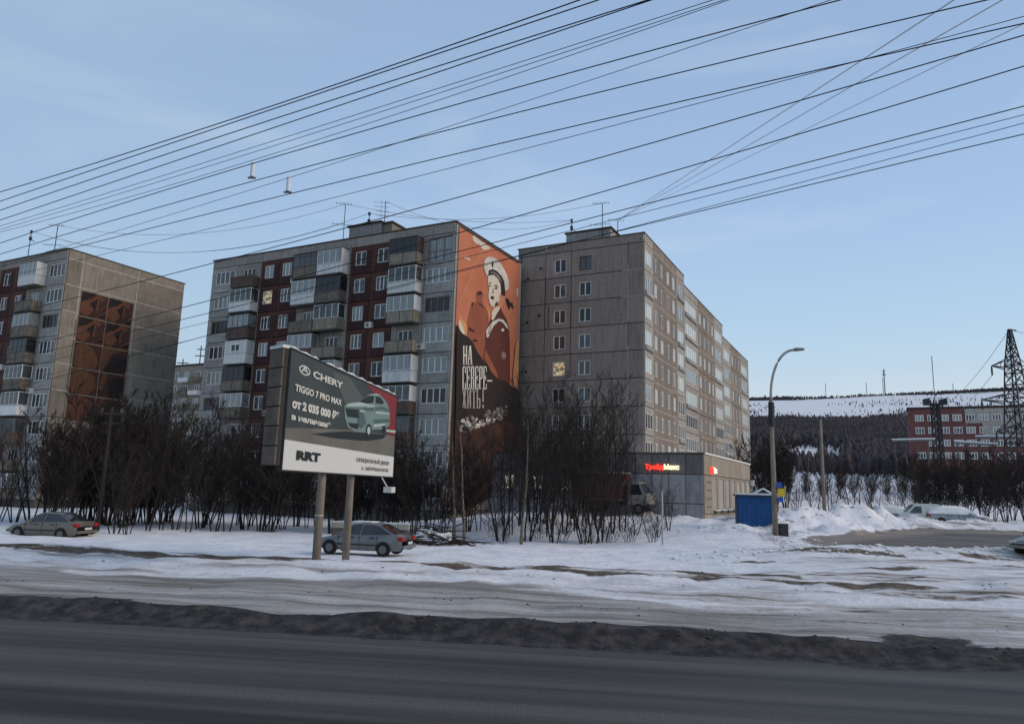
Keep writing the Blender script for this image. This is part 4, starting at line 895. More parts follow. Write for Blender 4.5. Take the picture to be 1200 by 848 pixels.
# right side: shrubs on the slope behind the snow piles
row([(x, R(72, 84), 'clump', R(.62, .8)) for x in (932, 952, 972, 1000, 1024, 1048, 1068)], 'behind the heaped snow', 'bare trees behind the snow heaps')
row([(x+R(-4, 4), R(86, 100), 'dense', R(.72, .92)) for x in (1076, 1090, 1104, 1118, 1132, 1146, 1160, 1174, 1188, 1202, 1216)], 'in the dark thicket behind the snow covered cars', 'thicket behind the parked vehicles')
row([(x+R(-4, 4), R(125, 160), 'dense', R(.5, .75)) for x in (905, 925, 945, 965, 985, 1003, 1022, 1042, 1062, 1085, 1110, 1135, 1160)], 'on the slope below the forest', 'bare trees on the lower slope')
row([(x+R(-2, 2), R(95, 115), 'dense', R(.9, 1.2)) for x in (888, 898, 910, 922)], 'just beyond the far end of the grey block', 'bare trees beside the grey block')
row([(x+R(-2, 2), R(54, 60), random.choice(['tall', 'tall', 'clump']), R(.95, 1.25)) for x in (596, 608, 624, 634, 646, 658, 669, 680, 692)], 'close against the long shop front', 'bare trees against the shop front')
# fallen brush pile
bp = px_xy(508, 43); brush = thing('brush_pile', 'snow dusted pile of cut branches beside the parked silver car', 'brush pile', (bp.x, bp.y, hz(bp.x, bp.y)))
mb = MB(); rs_ = random.Random(5)
for i in range(170):
    x = rs_.uniform(-2.2, 2.2); top = 1.15*math.exp(-(x/1.3)**2)+.12; p = Vector((x, rs_.uniform(-.8, .8), rs_.uniform(0, top)))
    limb(mb, p, Vector((rs_.choice([-1, 1]), rs_.uniform(-.4, .4), rs_.uniform(-.35, .25))), rs_.uniform(.8, 2.2), rs_.uniform(.012, .04), 4, 4, rs_, .15, -.08)
part(mb, 'branches', M['twig'], brush)
mb = MB()
for i in range(26):
    x = rs_.uniform(-1.2, 1.0); top = 1.0*math.exp(-(x/1.2)**2); mb.tube([(x-.3, rs_.uniform(-.6, .5), top*rs_.uniform(.5, 1)), (x+.3, rs_.uniform(-.6, .5), top*rs_.uniform(.5, 1))], [.05, .09], 6)
part(mb, 'snow_dusting', M['snowm'], brush)
# ---------------------------------------------------------------- loose snow lumps
def clods(name, label, pts, mt, lo_, hi_):
    mb = MB(); rs_ = random.Random(11)
    hs = height(np.array([p[0] for p in pts]), np.array([p[1] for p in pts]))
    for (x, y), z in zip(pts, hs):
        s_ = lo_+(hi_-lo_)*rs_.random()**3; z = float(z); vs = []
        for (a, b2, c2) in ((1, 0, 0), (0, 1, 0), (-1, 0, 0), (0, -1, 0), (0, 0, 1), (0, 0, -1)):
            k = s_*rs_.uniform(.6, 1.3); vs.append((x+a*k+rs_.uniform(-.3, .3)*s_, y+b2*k+rs_.uniform(-.3, .3)*s_, z+c2*k*.5+s_*.05))
        n0 = len(vs); a0_ = rs_.uniform(0, 6.28)
        for k_ in range(4): a_ = .4+k_*1.57; vs.append((x+math.cos(a_)*s_*.75, y+math.sin(a_)*s_*.75, z+s_*rs_.uniform(.25, .45)))
        top = [4]; mb.add(vs[:4]+vs[6:10]+[vs[4]], [(0, 1, 5, 4), (1, 2, 6, 5), (2, 3, 7, 6), (3, 0, 4, 7), (4, 5, 8), (5, 6, 8), (6, 7, 8), (7, 4, 8)])
    tag(part(mb, name, mt, smooth=True), label, name.replace('_', ' '), kind='stuff')
rs_ = random.Random(21); pp = []
for (a, b2, r_, h_) in PILES:
    for k in range(55): pp.append((a+rs_.gauss(0, r_*.6), b2-abs(rs_.gauss(0, 1.0))+.8))
for k in range(520): x = rs_.uniform(8, 40); pp.append((x, 35.6+.03*x+rs_.gauss(0, 1.2)))
for k in range(120): pp.append((rs_.uniform(15.5, 20), rs_.uniform(40, 56)))
clods('snow_clods', 'broken lumps of ploughed snow over the heaps and berm', pp, M['snowm'], .04, .20)
pp = []
for k in range(450): x = rs_.uniform(-16, 18); pp.append((x, 15.2+rs_.gauss(0, .45)-.12*x))
for k in range(700): x = rs_.uniform(-26, 24); pp.append((x, rs_.choice([24.6, 26.2, 22.8, 18.5])+rs_.gauss(0, .5)-.12*x))
clods('dirty_ice_lumps', 'small dark lumps of dirty ice along the road edge', pp, mat('dirty_ice', (.035, .03, .028), .8, col2=(.085, .078, .072), scale=1.5), .012, .055)
# ---------------------------------------------------------------- vehicles
def loft(st_, sec, mb, mi=0, cap=True):
    n = len(sec(st_[0])); vs = []; fs = []
    for s in st_: vs += sec(s)
    for i in range(len(st_)-1):
        for k in range(n-1):
            a = i*n+k; fs.append((a, a+1, a+1+n, a+n))
    if cap: fs += [tuple(range(n)), tuple(range((len(st_)-1)*n+n-1, (len(st_)-1)*n-1, -1))]
    mb.add(vs, fs, mi)
def make_car(name, label, loc, rz, paint, wagon=False, snowy=False, L=4.4, W=1.72, group=None, hatch=False):
    """car pointing towards +X"""
    par = thing(name, label, 'car', loc, rz, group); s = L/4.4; hw = W/2
    B = MB()  # lower body: (x, zbot, ztop, halfwidth)
    st_ = [(-2.2, .42, .72, .72), (-2.15, .28, .90, .80), (-1.95, .24, 1.0, .84), (-1.4, .24, .97, .86), (-.6, .22, .95, .86), (.4, .22, .93, .86), (1.0, .22, .90, .86), (1.5, .24, .80, .84), (1.9, .26, .72, .80), (2.12, .32, .62, .72), (2.2, .42, .54, .62)]
    if wagon: st_[0] = (-2.2, .4, .95, .76); st_[1] = (-2.17, .28, 1.0, .82)
    def sec(q):
        x, zb, zt_, h = q; h = h*W/1.72
        r = [(x*s, -h*.9, zb), (x*s, -h, zb+.12), (x*s, -h*1.01, (zb+zt_)/2+.05), (x*s, -h*.97, zt_-.06), (x*s, -h*.86, zt_), (x*s, 0, zt_+.02)]
        return r+[(a, -b_, c_) for a, b_, c_ in r[-2::-1]]
    loft(st_, sec, B); body = part(B, 'body', paint, par, smooth=True)
    G = MB()  # greenhouse in glass
    if wagon: gs = [(-2.12, .95, .96, .74, .72), (-1.98, .95, 1.38, .76, .60), (-1.2, .95, 1.45, .77, .60), (-.1, .93, 1.45, .77, .60), (.45, .92, 1.37, .77, .60), (1.1, .88, .90, .74, .70)]
    elif hatch: gs = [(-2.0, .97, .98, .74, .7), (-1.5, .95, 1.36, .76, .6), (-1.0, .95, 1.42, .77, .6), (-.1, .93, 1.43, .77, .6), (.4, .92, 1.36, .77, .6), (1.1, .88, .9, .74, .7)]
    else: gs = [(-1.78, .97, .98, .72, .70), (-1.05, .95, 1.36, .76, .58), (-.7, .95, 1.42, .77, .58), (0, .93, 1.43, .77, .58), (.38, .92, 1.36, .77, .58), (1.08, .88, .90, .74, .70)]
    def gsec(q):
        x, zb, zt_, h, ht = q; r = [(x*s, -h, zb-.03), (x*s, -ht, zt_-.03), (x*s, -ht*.85, zt_), (x*s, 0, zt_+.02)]
        return r+[(a, -b_, c_) for a, b_, c_ in r[-2::-1]]
    loft(gs, gsec, G); part(G, 'windows', M['carglass'], par)
    Rf = MB()
    def rsec(q):
        x, zb, zt_, h, ht = q; r = [(x*s, -ht*1.03, zt_-.06), (x*s, -ht*.87, zt_+.018), (x*s, 0, zt_+.045)]
        r = r+[(a, -b_, c_) for a, b_, c_ in r[-2::-1]]; return r
    mid = gs[1:-1]; loft(mid, rsec, Rf, cap=False)
    for sg in (-1, 1):   # pillars
        def pil(q0, q1, wd):
            x0, z0, h0 = q0; x1, z1_, h1 = q1
            Rf.add([(x0*s-wd, sg*(h0+.012), z0), (x0*s+wd, sg*(h0+.012), z0), (x1*s+wd, sg*(h1+.015), z1_), (x1*s-wd, sg*(h1+.015), z1_)], [(0, 1, 2, 3) if sg < 0 else (3, 2, 1, 0)])
        a, b_, c_, d_ = gs[0], gs[1], gs[-2], gs[-1]
        pil((a[0]+.05, a[2], a[3]), (b_[0], b_[2]-.03, b_[4]), .07); pil((d_[0], d_[2], d_[3]), (c_[0], c_[2]-.03, c_[4]), .035); pil((-.12, .93, .77), (-.2, 1.4, .585), .035)
        if wagon: pil((-1.15, .95, .77), (-1.2, 1.4, .6), .05)
    part(Rf, 'roof', paint, par, smooth=True)
    for x in (-1.32*s, 1.36*s):
        for sg in (-1, 1):
            o = part(MB().tube([(x, sg*(hw+.035), .31), (x, sg*(hw-.2), .31)], .31, 20), 'wheel', M['tyre'], par)
            part(MB().tube([(x, sg*(hw+.045), .31), (x, sg*(hw+.02), .31)], .19, 12), 'rim', M['rim'], o)
            mb = MB(); pts = [(x+.385*math.cos(a_), sg*(hw+.014), .27+.41*math.sin(a_)) for a_ in [math.pi*k/10 for k in range(11)]]
            mb.add(pts, [tuple(range(11)) if sg < 0 else tuple(range(10, -1, -1))]); part(mb, 'wheel_arch', M['blk'], par)
    for sg in (-1, 1):
        part(MB().box(-2.24*s, -2.02*s, min(sg*.55, sg*.84), max(sg*.55, sg*.84), .72, .90), 'tail_lamp', M['red_lamp'], par)
        part(MB().box(1.95*s, 2.16*s, min(sg*.45, sg*.76), max(sg*.45, sg*.76), .56, .68), 'headlight', M['clear_lamp'], par)
        part(MB().box(.62, .80, min(sg*.80, sg*1.0), max(sg*.80, sg*1.0), .92, 1.06), 'wing_mirror', paint, par)
        for x in (-.75, .25): part(MB().box(x-.1, x+.1, min(sg*(hw), sg*(hw+.03)), max(sg*hw, sg*(hw+.03)), .80, .84), 'door_handle', M['blk'], par)
        mb = MB()
        for x in (-.12, .95, -1.0): mb.box(x-.008, x+.008, min(sg*hw*.99, sg*(hw+.012)), max(sg*hw*.99, sg*(hw+.012)), .3, .92)
        mb.box(-1.0, 1.0, min(sg*hw, sg*(hw+.018)), max(sg*hw, sg*(hw+.018)), .46, .52)
        part(mb, 'door_trim', M['blk'], par)
    part(MB().box(-2.3*s, -2.1*s, -.74, .74, .36, .52), 'rear_bumper', paint, par); part(MB().box(-2.32*s, -2.29*s, -.26, .26, .56, .67), 'number_plate', M['white'], par)
    part(MB().box(2.1*s, 2.27*s, -.7, .7, .34, .48), 'front_bumper', paint, par)
    if snowy:
        sn = MB(); loft([(q[0], q[1], q[2], q[3]*.98, q[4]) for q in gs], lambda q: [(q[0]*s, -q[3]*1.02, q[1]+.02), (q[0]*s, -q[4]*1.12, q[2]-.02), (q[0]*s, -q[4]*.85, q[2]+.13), (q[0]*s, 0, q[2]+.20), (q[0]*s, q[4]*.85, q[2]+.13), (q[0]*s, q[4]*1.12, q[2]-.02), (q[0]*s, q[3]*1.02, q[1]+.02)], sn)
        loft([(1.0, .93), (1.6, .86), (2.1, .74), (2.2, .62)], lambda q: [(q[0]*s, -.74, q[1]-.06), (q[0]*s, -.6, q[1]+.04), (q[0]*s, 0, q[1]+.08), (q[0]*s, .6, q[1]+.04), (q[0]*s, .74, q[1]-.06)], sn)
        part(sn, 'snow_cover', M['snowm'], par, smooth=True)
    return par
p_silver = mat('silver_paint', (.25, .28, .33), .28, metal=.35, col2=(.20, .22, .26), scale=2, coat=.5); p_beige = mat('beige_paint', (.15, .14, .13), .35, metal=.3, coat=.4); p_white = mat('white_car_paint', (.55, .57, .58), .35, coat=.4); p_dark = mat('dark_car_paint', (.10, .10, .11), .4, coat=.3, col2=(.22, .21, .2), scale=2)
def gpos(px, D, dz=0):
    p = px_xy(px, D); return (p.x, p.y, hz(p.x, p.y)+dz)
q = gpos(431, 36.0, .02); car = make_car('parked_car', 'silver saloon car parked behind the billboard posts', q, math.radians(166), mat('dark_silver_paint', (.15, .165, .19), .3, metal=.35, col2=(.12, .13, .145), scale=2, coat=.5), hatch=False)
part(MB().box(-.5, .5, -.4, .4, 1.47, 1.51), 'snow_patch', M['snowm'], car)
q = gpos(67, 49.0, -.2); make_car('parked_car', 'grey beige saloon parked in the snow near the left edge', q, math.radians(170), p_beige)
q = gpos(1232, 44, .0); make_car('parked_car', 'dirty dark car cut off by the right edge of the view', q, math.radians(200), p_dark, wagon=True)
q = gpos(1119, 73.0, -.25); sc_ = make_car('parked_car', 'estate car buried under smooth snow beside the side street', q, math.radians(-12), p_silver, wagon=True, snowy=True, L=5.0)
q = gpos(1050, 78, -.2); make_car('parked_car', 'dark car half hidden behind the snow heap and the white van', q, math.radians(-20), p_dark, wagon=True, snowy=True)
# small white van
q = gpos(1077, 72.5, -.2); van = thing('parked_van', 'boxy pale van parked against the snow covered estate car', 'van', q, math.radians(160))
mb = MB(); loft([(-1.5, .35, 1.75, .8), (-1.3, .3, 1.85, .84), (.5, .3, 1.85, .84), (1.25, .3, 1.15, .82), (1.7, .35, .95, .74)], lambda q_: [(q_[0], -q_[3], q_[1]), (q_[0], -q_[3], q_[2]*.6), (q_[0], -q_[3]*.86, q_[2]-.05), (q_[0], 0, q_[2]), (q_[0], q_[3]*.86, q_[2]-.05), (q_[0], q_[3], q_[2]*.6), (q_[0], q_[3], q_[1])], mb); part(mb, 'body', p_white, van)
for sg in (-1, 1):
    mb = MB(); y = sg*.80
    mb.add([(.05, sg*.87, 1.06), (.98, sg*.86, 1.06), (.52, sg*.80, 1.60), (.05, sg*.80, 1.60)], [(0, 1, 2, 3) if sg < 0 else (3, 2, 1, 0)]); part(mb, 'side_window', M['carglass'], van)
    for x in (-1.0, 1.1): o = part(MB().tube([(x, sg*.84, .3), (x, sg*.62, .3)], .3, 16), 'wheel', M['tyre'], van); part(MB().tube([(x, sg*.85, .3), (x, sg*.83, .3)], .16, 10), 'rim', M['rim'], o)
    part(MB().box(1.6, 1.74, min(sg*.4, sg*.7), max(sg*.4, sg*.7), .65, .8), 'headlight', M['clear_lamp'], van)
mb = MB(); mb.add([(.62, -.68, 1.78), (.62, .68, 1.78), (1.26, .74, 1.18), (1.26, -.74, 1.18)], [(0, 1, 2, 3)]); part(mb, 'windscreen', M['carglass'], van, (.02, 0, .02))
part(MB().box(-1.53, -1.48, -.7, .7, .5, 1.65), 'rear_doors', M['dirt'], van)
# truck before the shops
TR = KPv-2.4*AX; p_box = mat('truck_box_red', (.13, .05, .04), .7, col2=(.095, .038, .032), scale=1.5)
TO = TR+5.6*BX; truck = thing('box_truck', 'white cab truck with a rust red cargo box in front of the shops', 'truck', (TO.x, TO.y, hz(TO.x, TO.y)-.05), -AZ)
part(MB().box(-4.6, -.35, -1.1, 1.1, 1.15, 3.35), 'cargo_box', p_box, truck)
for x in np.arange(-4.5, -.4, .35): part(MB().box(x-.03, x+.03, -1.13, -1.1, 1.2, 3.3), 'box_rib', p_box, truck)
part(MB().box(-4.66, -.3, -1.16, 1.16, 3.35, 3.42), 'roof_snow', M['snowm'], truck); part(MB().box(-4.66, -.3, -1.14, 1.14, 1.07, 1.15), 'box_frame', M['para_beige'], truck)
part(MB().box(-4.6, 1.2, -.5, .5, .7, 1.07), 'chassis', M['blk'], truck)
ta = text_obj('ГРУЗ 51', 'cargo_lettering', .62, M['white'], truck, (-4.1, -1.14, 2.2), 0, .004, .85)
mb = MB(); loft([(0, .8, 2.6, 1.02), (.15, .75, 2.7, 1.04), (1.0, .75, 2.65, 1.04), (1.55, .75, 1.75, 1.02), (1.8, .75, 1.3, .98)], lambda q_: [(q_[0], -q_[3], q_[1]), (q_[0], -q_[3], q_[2]*.62), (q_[0], -q_[3]*.9, q_[2]), (q_[0], q_[3]*.9, q_[2]), (q_[0], q_[3], q_[2]*.62), (q_[0], q_[3], q_[1])], mb); part(mb, 'cab', mat('dirty_cab_paint', (.25, .25, .25), .5, col2=(.13, .12, .12), scale=2.5), truck)
for sg in (-1, 1): mb = MB(); mb.add([(.35, sg*1.05, 1.6), (1.35, sg*1.04, 1.6), (1.0, sg*.965, 2.45), (.35, sg*.965, 2.45)], [(0, 1, 2, 3) if sg < 0 else (3, 2, 1, 0)]); part(mb, 'side_window', M['carglass'], truck)
mb = MB(); mb.add([(1.08, -.85, 2.5), (1.08, .85, 2.5), (1.56, .9, 1.74), (1.56, -.9, 1.74)], [(0, 1, 2, 3)]); part(mb, 'windscreen', M['carglass'], truck, (.04, 0, .03))
for x in (-3.6, -2.75, 1.0):
    for sg in (-1, 1): o = part(MB().tube([(x, sg*1.05, .45), (x, sg*.75, .45)], .45, 18), 'wheel', M['tyre'], truck); part(MB().tube([(x, sg*1.06, .45), (x, sg*1.04, .45)], .24, 10), 'rim', M['rim'], o)
part(MB().box(1.7, 1.95, -1.0, 1.0, .55, .85), 'front_bumper', M['blk'], truck); part(MB().box(-.3, .0, -1.1, -.5, 2.85, 3.2), 'red_marker', M['red_lamp'], truck)
# ---------------------------------------------------------------- billboard
Dl, Dr = 23.0, 34.0
tl, tr, br_, bl_ = at(341, 408, Dl), at(464, 465, Dr), at(461, 559, Dr), at(330, 549, Dl)
mx = (tl+bl_)/2; mx2 = (tr+br_)/2; ax = Vector((mx2.x-mx.x, mx2.y-mx.y, 0)); BL = ax.length; ax.normalize()
zb_ = (bl_.z+br_.z)/2; zt_ = (tl.z+tr.z)/2; BH = zt_-zb_; rzb = math.atan2(ax.y, ax.x)
PB = (at(371, 600, 26.4)+Vector((0, 0, 0))); bbz = hz(mx.x, mx.y)
bb = thing('billboard', 'roadside billboard with a car advertisement on two concrete posts', 'billboard', (mx.x, mx.y, 0), rzb)
b_dk = mat('poster_dark', (.040, .052, .055), .5, col2=(.055, .068, .07), scale=.6); b_wh = mat('poster_white', (.62, .64, .66), .5); b_red = mat('poster_red', (.20, .028, .035), .5); b_gr = mat('poster_road', (.17, .165, .145), .5, col2=(.12, .12, .11), scale=.8); b_teal = mat('poster_teal', (.16, .24, .245), .5); b_tl2 = mat('poster_teal_light', (.38, .48, .48), .5); b_blk = mat('poster_black', (.02, .026, .028), .5); b_txt = mat('poster_text', (.6, .61, .6), .5); b_gt = mat('poster_grey_text', (.2, .2, .2), .5); b_greyg = mat('poster_grey', (.085, .098, .10), .5)
part(MB().box(0, BL, 0, .10, zb_, zt_), 'poster_board', b_dk, bb)
def bp_(mb, pts, d0, d1): mb.poly([(x*BL, zb_+y*BH) for x, y in pts], d0, d1)
def bpart(name, mt, polys, d):
    mb = MB()
    for p in polys: bp_(mb, p, d-.003, d)
    return part(mb, name, mt, bb)
WH = .245
bpart('poster_strip', b_wh, [[(.0, 0), (1, 0), (1, WH), (0, WH)]], .012)
bpart('poster_road', b_gr, [[(.0, WH), (1, WH), (1, .50), (.62, .47), (.35, .42), (0, .34)]], .006)
bpart('poster_glow', b_greyg, [[(.3, .96), (.45, .98), (.8, .6), (.7, .5), (.5, .55)]], .006)
bpart('poster_sunset', b_red, [[(.62, .99), (1, .99), (1, .50), (.9, .51), (.86, .78)]], .009)
def bz(a, b2):
    u_, z_ = onplane((mx.x, mx.y), ax.xy, 310+a/4.71, 390+b2/4.71); return u_/BL, (z_-zb_)/BH
def T(*p): return [bz(*q) for q in p]
b_mid = mat('poster_teal_mid', (.075, .12, .13), .5)
bpart('poster_shadow', b_blk, [T((255, 556), (450, 542), (672, 562), (655, 582), (560, 596), (380, 580))], .012)
bpart('poster_car', b_teal, [T((438, 402), (468, 384), (525, 378), (560, 347), (610, 340), (648, 352), (676, 388), (690, 435), (690, 505), (665, 530), (600, 534), (560, 548), (500, 545), (458, 520), (442, 470))], .015)
bpart('poster_car_panel', b_mid, [T((440, 408), (520, 416), (600, 408), (600, 430), (520, 432), (445, 424)), T((520, 432), (545, 434), (560, 500), (530, 530), (505, 500)), T((606, 412), (650, 406), (686, 424), (686, 436), (650, 424), (606, 428)), T((600, 478), (688, 474), (688, 492), (600, 500))], .018)
bpart('poster_car_detail', b_blk, [T((524, 379), (563, 349), (604, 346), (598, 384), (560, 392)), T((611, 348), (640, 357), (658, 385), (645, 394), (611, 388)), T((444, 416), (516, 424), (520, 470), (454, 462)), T((458, 494), (518, 502), (514, 532), (472, 520)), T(*ell(573, 538, 17, 36, 14)), T(*ell(657, 528, 10, 26, 12))], .021)
bpart('poster_car_light', b_tl2, [T((452, 396), (478, 388), (528, 383), (592, 396), (586, 404), (500, 404), (448, 406)), T((522, 424), (552, 428), (550, 438), (524, 434)), T((560, 400), (604, 398), (602, 408), (566, 412)), T((612, 432), (684, 442), (684, 450), (612, 444)), T((598, 504), (662, 498), (664, 510), (602, 520)), T(*ell(573, 538, 9, 22, 12)), T((668, 532), (722, 538), (720, 552), (668, 544)), T((562, 342), (612, 334), (646, 346), (612, 342))], .024)
def btxt(s, x, y, h, mt, wd, bold=.01):
    o = text_obj(s, 'poster_lettering', h*BH, mt, bb, (x*BL, -.024, zb_+y*BH), 0, .003, 1.0, bold=bold)
    w0 = text_w(o); o.scale.x = wd*BL/w0; return o
bpart('poster_emblem', b_txt, [ell(.095, .865, .038, .042, 20)], .015); bpart('poster_emblem', b_dk, [ell(.095, .865, .031, .031, 20)], .018); bpart('poster_emblem', b_txt, [[(.07, .845), (.09, .895), (.10, .895), (.12, .845), (.11, .845), (.095, .88), (.08, .845)], [(.075, .858), (.115, .858), (.115, .866), (.075, .866)]], .021)
btxt('CHERY', .15, .835, .085, b_txt, .24); btxt('TIGGO 7 PRO MAX', .04, .665, .080, b_txt, .35); btxt('от 2 035 000 ₽*', .03, .52, .095, b_txt, .345, .02); btxt('в наличии*', .03, .42, .065, b_txt, .28)
btxt('RRT', .08, .095, .10, b_blk, .17, .025); btxt('ОФИЦИАЛЬНЫЙ ДИЛЕР', .56, .135, .055, b_gt, .38, .008); btxt('г. МУРМАНСК', .62, .055, .045, b_gt, .32)
part(MB().box(-.04, BL+.04, -.03, .14, zt_, zt_+.04).box(-.04, 0, -.03, .14, zb_, zt_).box(BL, BL+.04, -.03, .14, zb_, zt_).box(-.04, BL+.04, -.03, .14, zb_-.04, zb_), 'board_frame', M['dsteel'], bb)
mb = MB(); rs_ = random.Random(3); x = 0
while x < BL-.2:
    l_ = rs_.uniform(.5, 1.4)
    if rs_.random() < .9: mb.tube([(x, .05, zt_+.05), (x+l_*.5, .05, zt_+.07+rs_.random()*.04), (min(x+l_*1.1, BL), .05, zt_+.05)], [.03, .055, .03], 6)
    x += l_
part(mb, 'snow_cap', M['snowm'], bb)
# back wing of the V-shaped board seen at its left
wa = at(326, 408, 23.6); wd_ = Vector((wa.x-mx.x, wa.y-mx.y, 0)); wl = wd_.length; wr = math.atan2(wd_.y, wd_.x)-rzb
w_m = mat('weathered_board', (.17, .14, .132), .9, col2=(.10, .083, .078), scale=1.5, bump=.3)
ws = part(MB().box(.02, wl, -.0, .12, zb_+.12, zt_), 'side_board', M['core'], bb, (-.06, .05, 0), wr)
for k in range(6):
    h = (zt_-zb_-.12)/6; part(MB().box(.02, wl, .12, .17, zb_+.13+k*h, zb_+.12+(k+1)*h-.03), 'board_plank', w_m, ws); part(MB().box(.02, wl, -.05, 0, zb_+.13+k*h, zb_+.12+(k+1)*h-.03), 'board_plank', w_m, ws)
part(MB().box(0, wl, -.08, .2, zt_, zt_+.1), 'snow_cap', M['snowm'], ws)
for (px_, D_) in ((374.5, 26.0), (408.5, 28.4)):
    r_ = ray(px_, 600); n_ = Vector((-ax.y, ax.x)); t__ = (Vector((mx.x, mx.y)).dot(n_)+.28)/Vector((r_.x, r_.y)).dot(n_); P = Vector((r_.x, r_.y, 0))*t__; u_ = (P-Vector((mx.x, mx.y, 0))).dot(ax)
    gz = hz(P.x, P.y); part(MB().tube([(u_, .28, gz-.6), (u_, .28, zt_-.3)], [.15, .13], 12), 'post', M['conc'], bb, smooth=True)
    part(MB().box(u_-.5, u_+.5, .10, .15, zb_+.3, zb_+.45).box(u_-.5, u_+.5, .10, .15, zt_-.7, zt_-.55), 'post_bracket', M['dsteel'], bb)
    if px_ < 380: part(MB().tube([(u_, .28, gz+1.5), (u_, .28, gz+1.56)], .158, 12), 'post_band', M['galv'], bb)
part(MB().tube([(BL*.86, 0, zb_-.06), (BL*.86, -.3, zb_-.5)], .03).box(BL*.86-.3, BL*.86+.3, -.55, -.2, zb_-.7, zb_-.45), 'board_floodlight', M['white'], bb)
# ---------------------------------------------------------------- street furniture
def lamp_base(px, D): p = px_xy(px, D); return Vector((p.x, p.y, hz(p.x, p.y)))
P0 = lamp_base(907, 50.5); lp = thing('street_lamp', 'tall concrete street lamp with a curved pale arm beside the blue kiosk', 'street lamp', P0)
Tp = at(900, 466, 50.5)-P0; Tp.z -= 0
part(MB().tube([(0, 0, -.5), (Tp.x*.0, 0, 3.5), (Tp.x*.1, 0, Tp.z)], [.19, .16, .12], 12), 'pole', M['conc'], lp, smooth=True)
T2 = at(931, 409, 50.5)-P0
arm = []
for k in range(13):
    a = math.pi/2*k/12; arm.append((T2.x*(1-math.cos(a))*.92, T2.y*(1-math.cos(a)), Tp.z+(T2.z-Tp.z)*math.sin(a)*.98))
mb = MB().tube([(0, 0, Tp.z-.9)]+arm, .085, 10)
part(mb, 'lamp_arm', M['galv'], lp, smooth=True)
e = Vector(arm[-1]); part(MB().tube([e-Vector((.1, 0, .02)), e+Vector((.25, 0, .05)), e+Vector((.75, 0, .08))], [.06, .13, .08], 8), 'lamp_head', M['steel_g'], lp)
part(MB().box(-.42, .42, -.06, .06, Tp.z-.15, Tp.z-.05).tube([(-.38, 0, Tp.z-.05), (-.38, 0, Tp.z+.15)], .05).tube([(.38, 0, Tp.z-.05), (.38, 0, Tp.z+.15)], .05).tube([(.0, 0, Tp.z-1.9), (0, 0, Tp.z-.3)], .2, 8), 'cable_bracket', M['dsteel'], lp)
zs = CAM.z+ray(911, 572).z*50-P0.z
part(MB().box(.18, .62, -.20, -.15, zs-.5, zs+.0), 'yellow_plate', mat('yellow_sign', (.55, .42, .04), .5), lp); part(MB().box(.12, .46, -.22, -.17, zs+.05, zs+.4).box(.16, .5, -.22, -.17, zs-.85, zs-.55), 'blue_plate', mat('blue_sign', (.02, .08, .4), .5), lp)
part(MB().box(.3, .8, -.1, .3, -.1, .75), 'junction_box', M['dsteel'], lp)
# blue kiosk
K0 = px_xy(884, 54.5); kz = hz(K0.x, K0.y); kio = thing('kiosk', 'blue metal kiosk with snow on its flat roof beside the street lamp', 'kiosk', (K0.x, K0.y, kz), math.radians(-14))
part(MB().box(-1.2, 1.3, -1.0, 1.0, -.2, 2.35), 'wall', M['blue'], kio)
for x in np.arange(-1.15, 1.3, .3): part(MB().box(x-.02, x+.02, -1.025, -1.0, 0, 2.3), 'wall_rib', M['blue'], kio)
part(MB().box(-1.28, -1.2, -.95, .95, -.1, 2.3), 'side_wall', mat('faded_blue', (.03, .06, .12), .6), kio); part(MB().box(1.3, 1.33, -.4, .4, .1, 1.95), 'door', M['dirt'], kio)
part(MB().box(-1.4, 1.5, -1.2, 1.2, 2.35, 2.43), 'roof', M['dsteel'], kio); mb = MB().box(-1.38, 1.46, -1.17, 1.17, 2.43, 2.56); part(mb, 'roof_snow', M['snowm'], kio)
K4 = px_xy(893, 62); sh = thing('garden_shed', 'small gabled shed with a snowy roof edge behind the blue kiosk', 'shed', (K4.x, K4.y, hz(K4.x, K4.y)), math.radians(-14)); sh.scale = (.85, .85, .88)
part(MB().box(-1.3, 1.3, -1, 1, -.2, 2.1), 'wall', M['para_brown'], sh); mb = MB(); mb.add([(-1.5, -1.1, 2.0), (0, -1.1, 2.85), (1.5, -1.1, 2.0), (-1.5, 1.1, 2.0), (0, 1.1, 2.85), (1.5, 1.1, 2.0)], [(0, 2, 1), (3, 4, 5), (0, 1, 4, 3), (1, 2, 5, 4), (0, 3, 5, 2)]); part(mb, 'roof', M['bitumen'], sh)
mb = MB(); mb.tube([(-1.5, -1.12, 2.06), (0, -1.12, 2.92), (1.5, -1.12, 2.06)], .09, 6); mb.add([(-1.5, -1.1, 2.08), (0, -1.1, 2.95), (1.5, -1.1, 2.08), (-1.5, 1.1, 2.08), (0, 1.1, 2.95), (1.5, 1.1, 2.08)], [(0, 1, 4, 3), (1, 2, 5, 4)]); part(mb, 'roof_snow', M['snowm'], sh)
# second light pole far right
P1 = lamp_base(965, 68); l2 = thing('utility_pole', 'pale concrete utility pole with a short cross arm behind the heaped snow', 'utility pole', P1); h1 = (at(962, 492, 68)-P1).z
part(MB().tube([(0, 0, -.5), (0, 0, h1)], [.16, .11], 10), 'pole', M['conc'], l2, smooth=True); part(MB().box(-.5, .5, -.05, .05, h1-.3, h1-.2).tube([(-.45, 0, h1-.2), (-.45, 0, h1)], .05).tube([(.45, 0, h1-.2), (.45, 0, h1)], .05), 'cross_arm', M['dsteel'], l2)
part(MB().tube([(0, 0, h1-.3), (.05, -.1, h1+.35)], .05), 'pole_spike', M['steel_g'], l2)
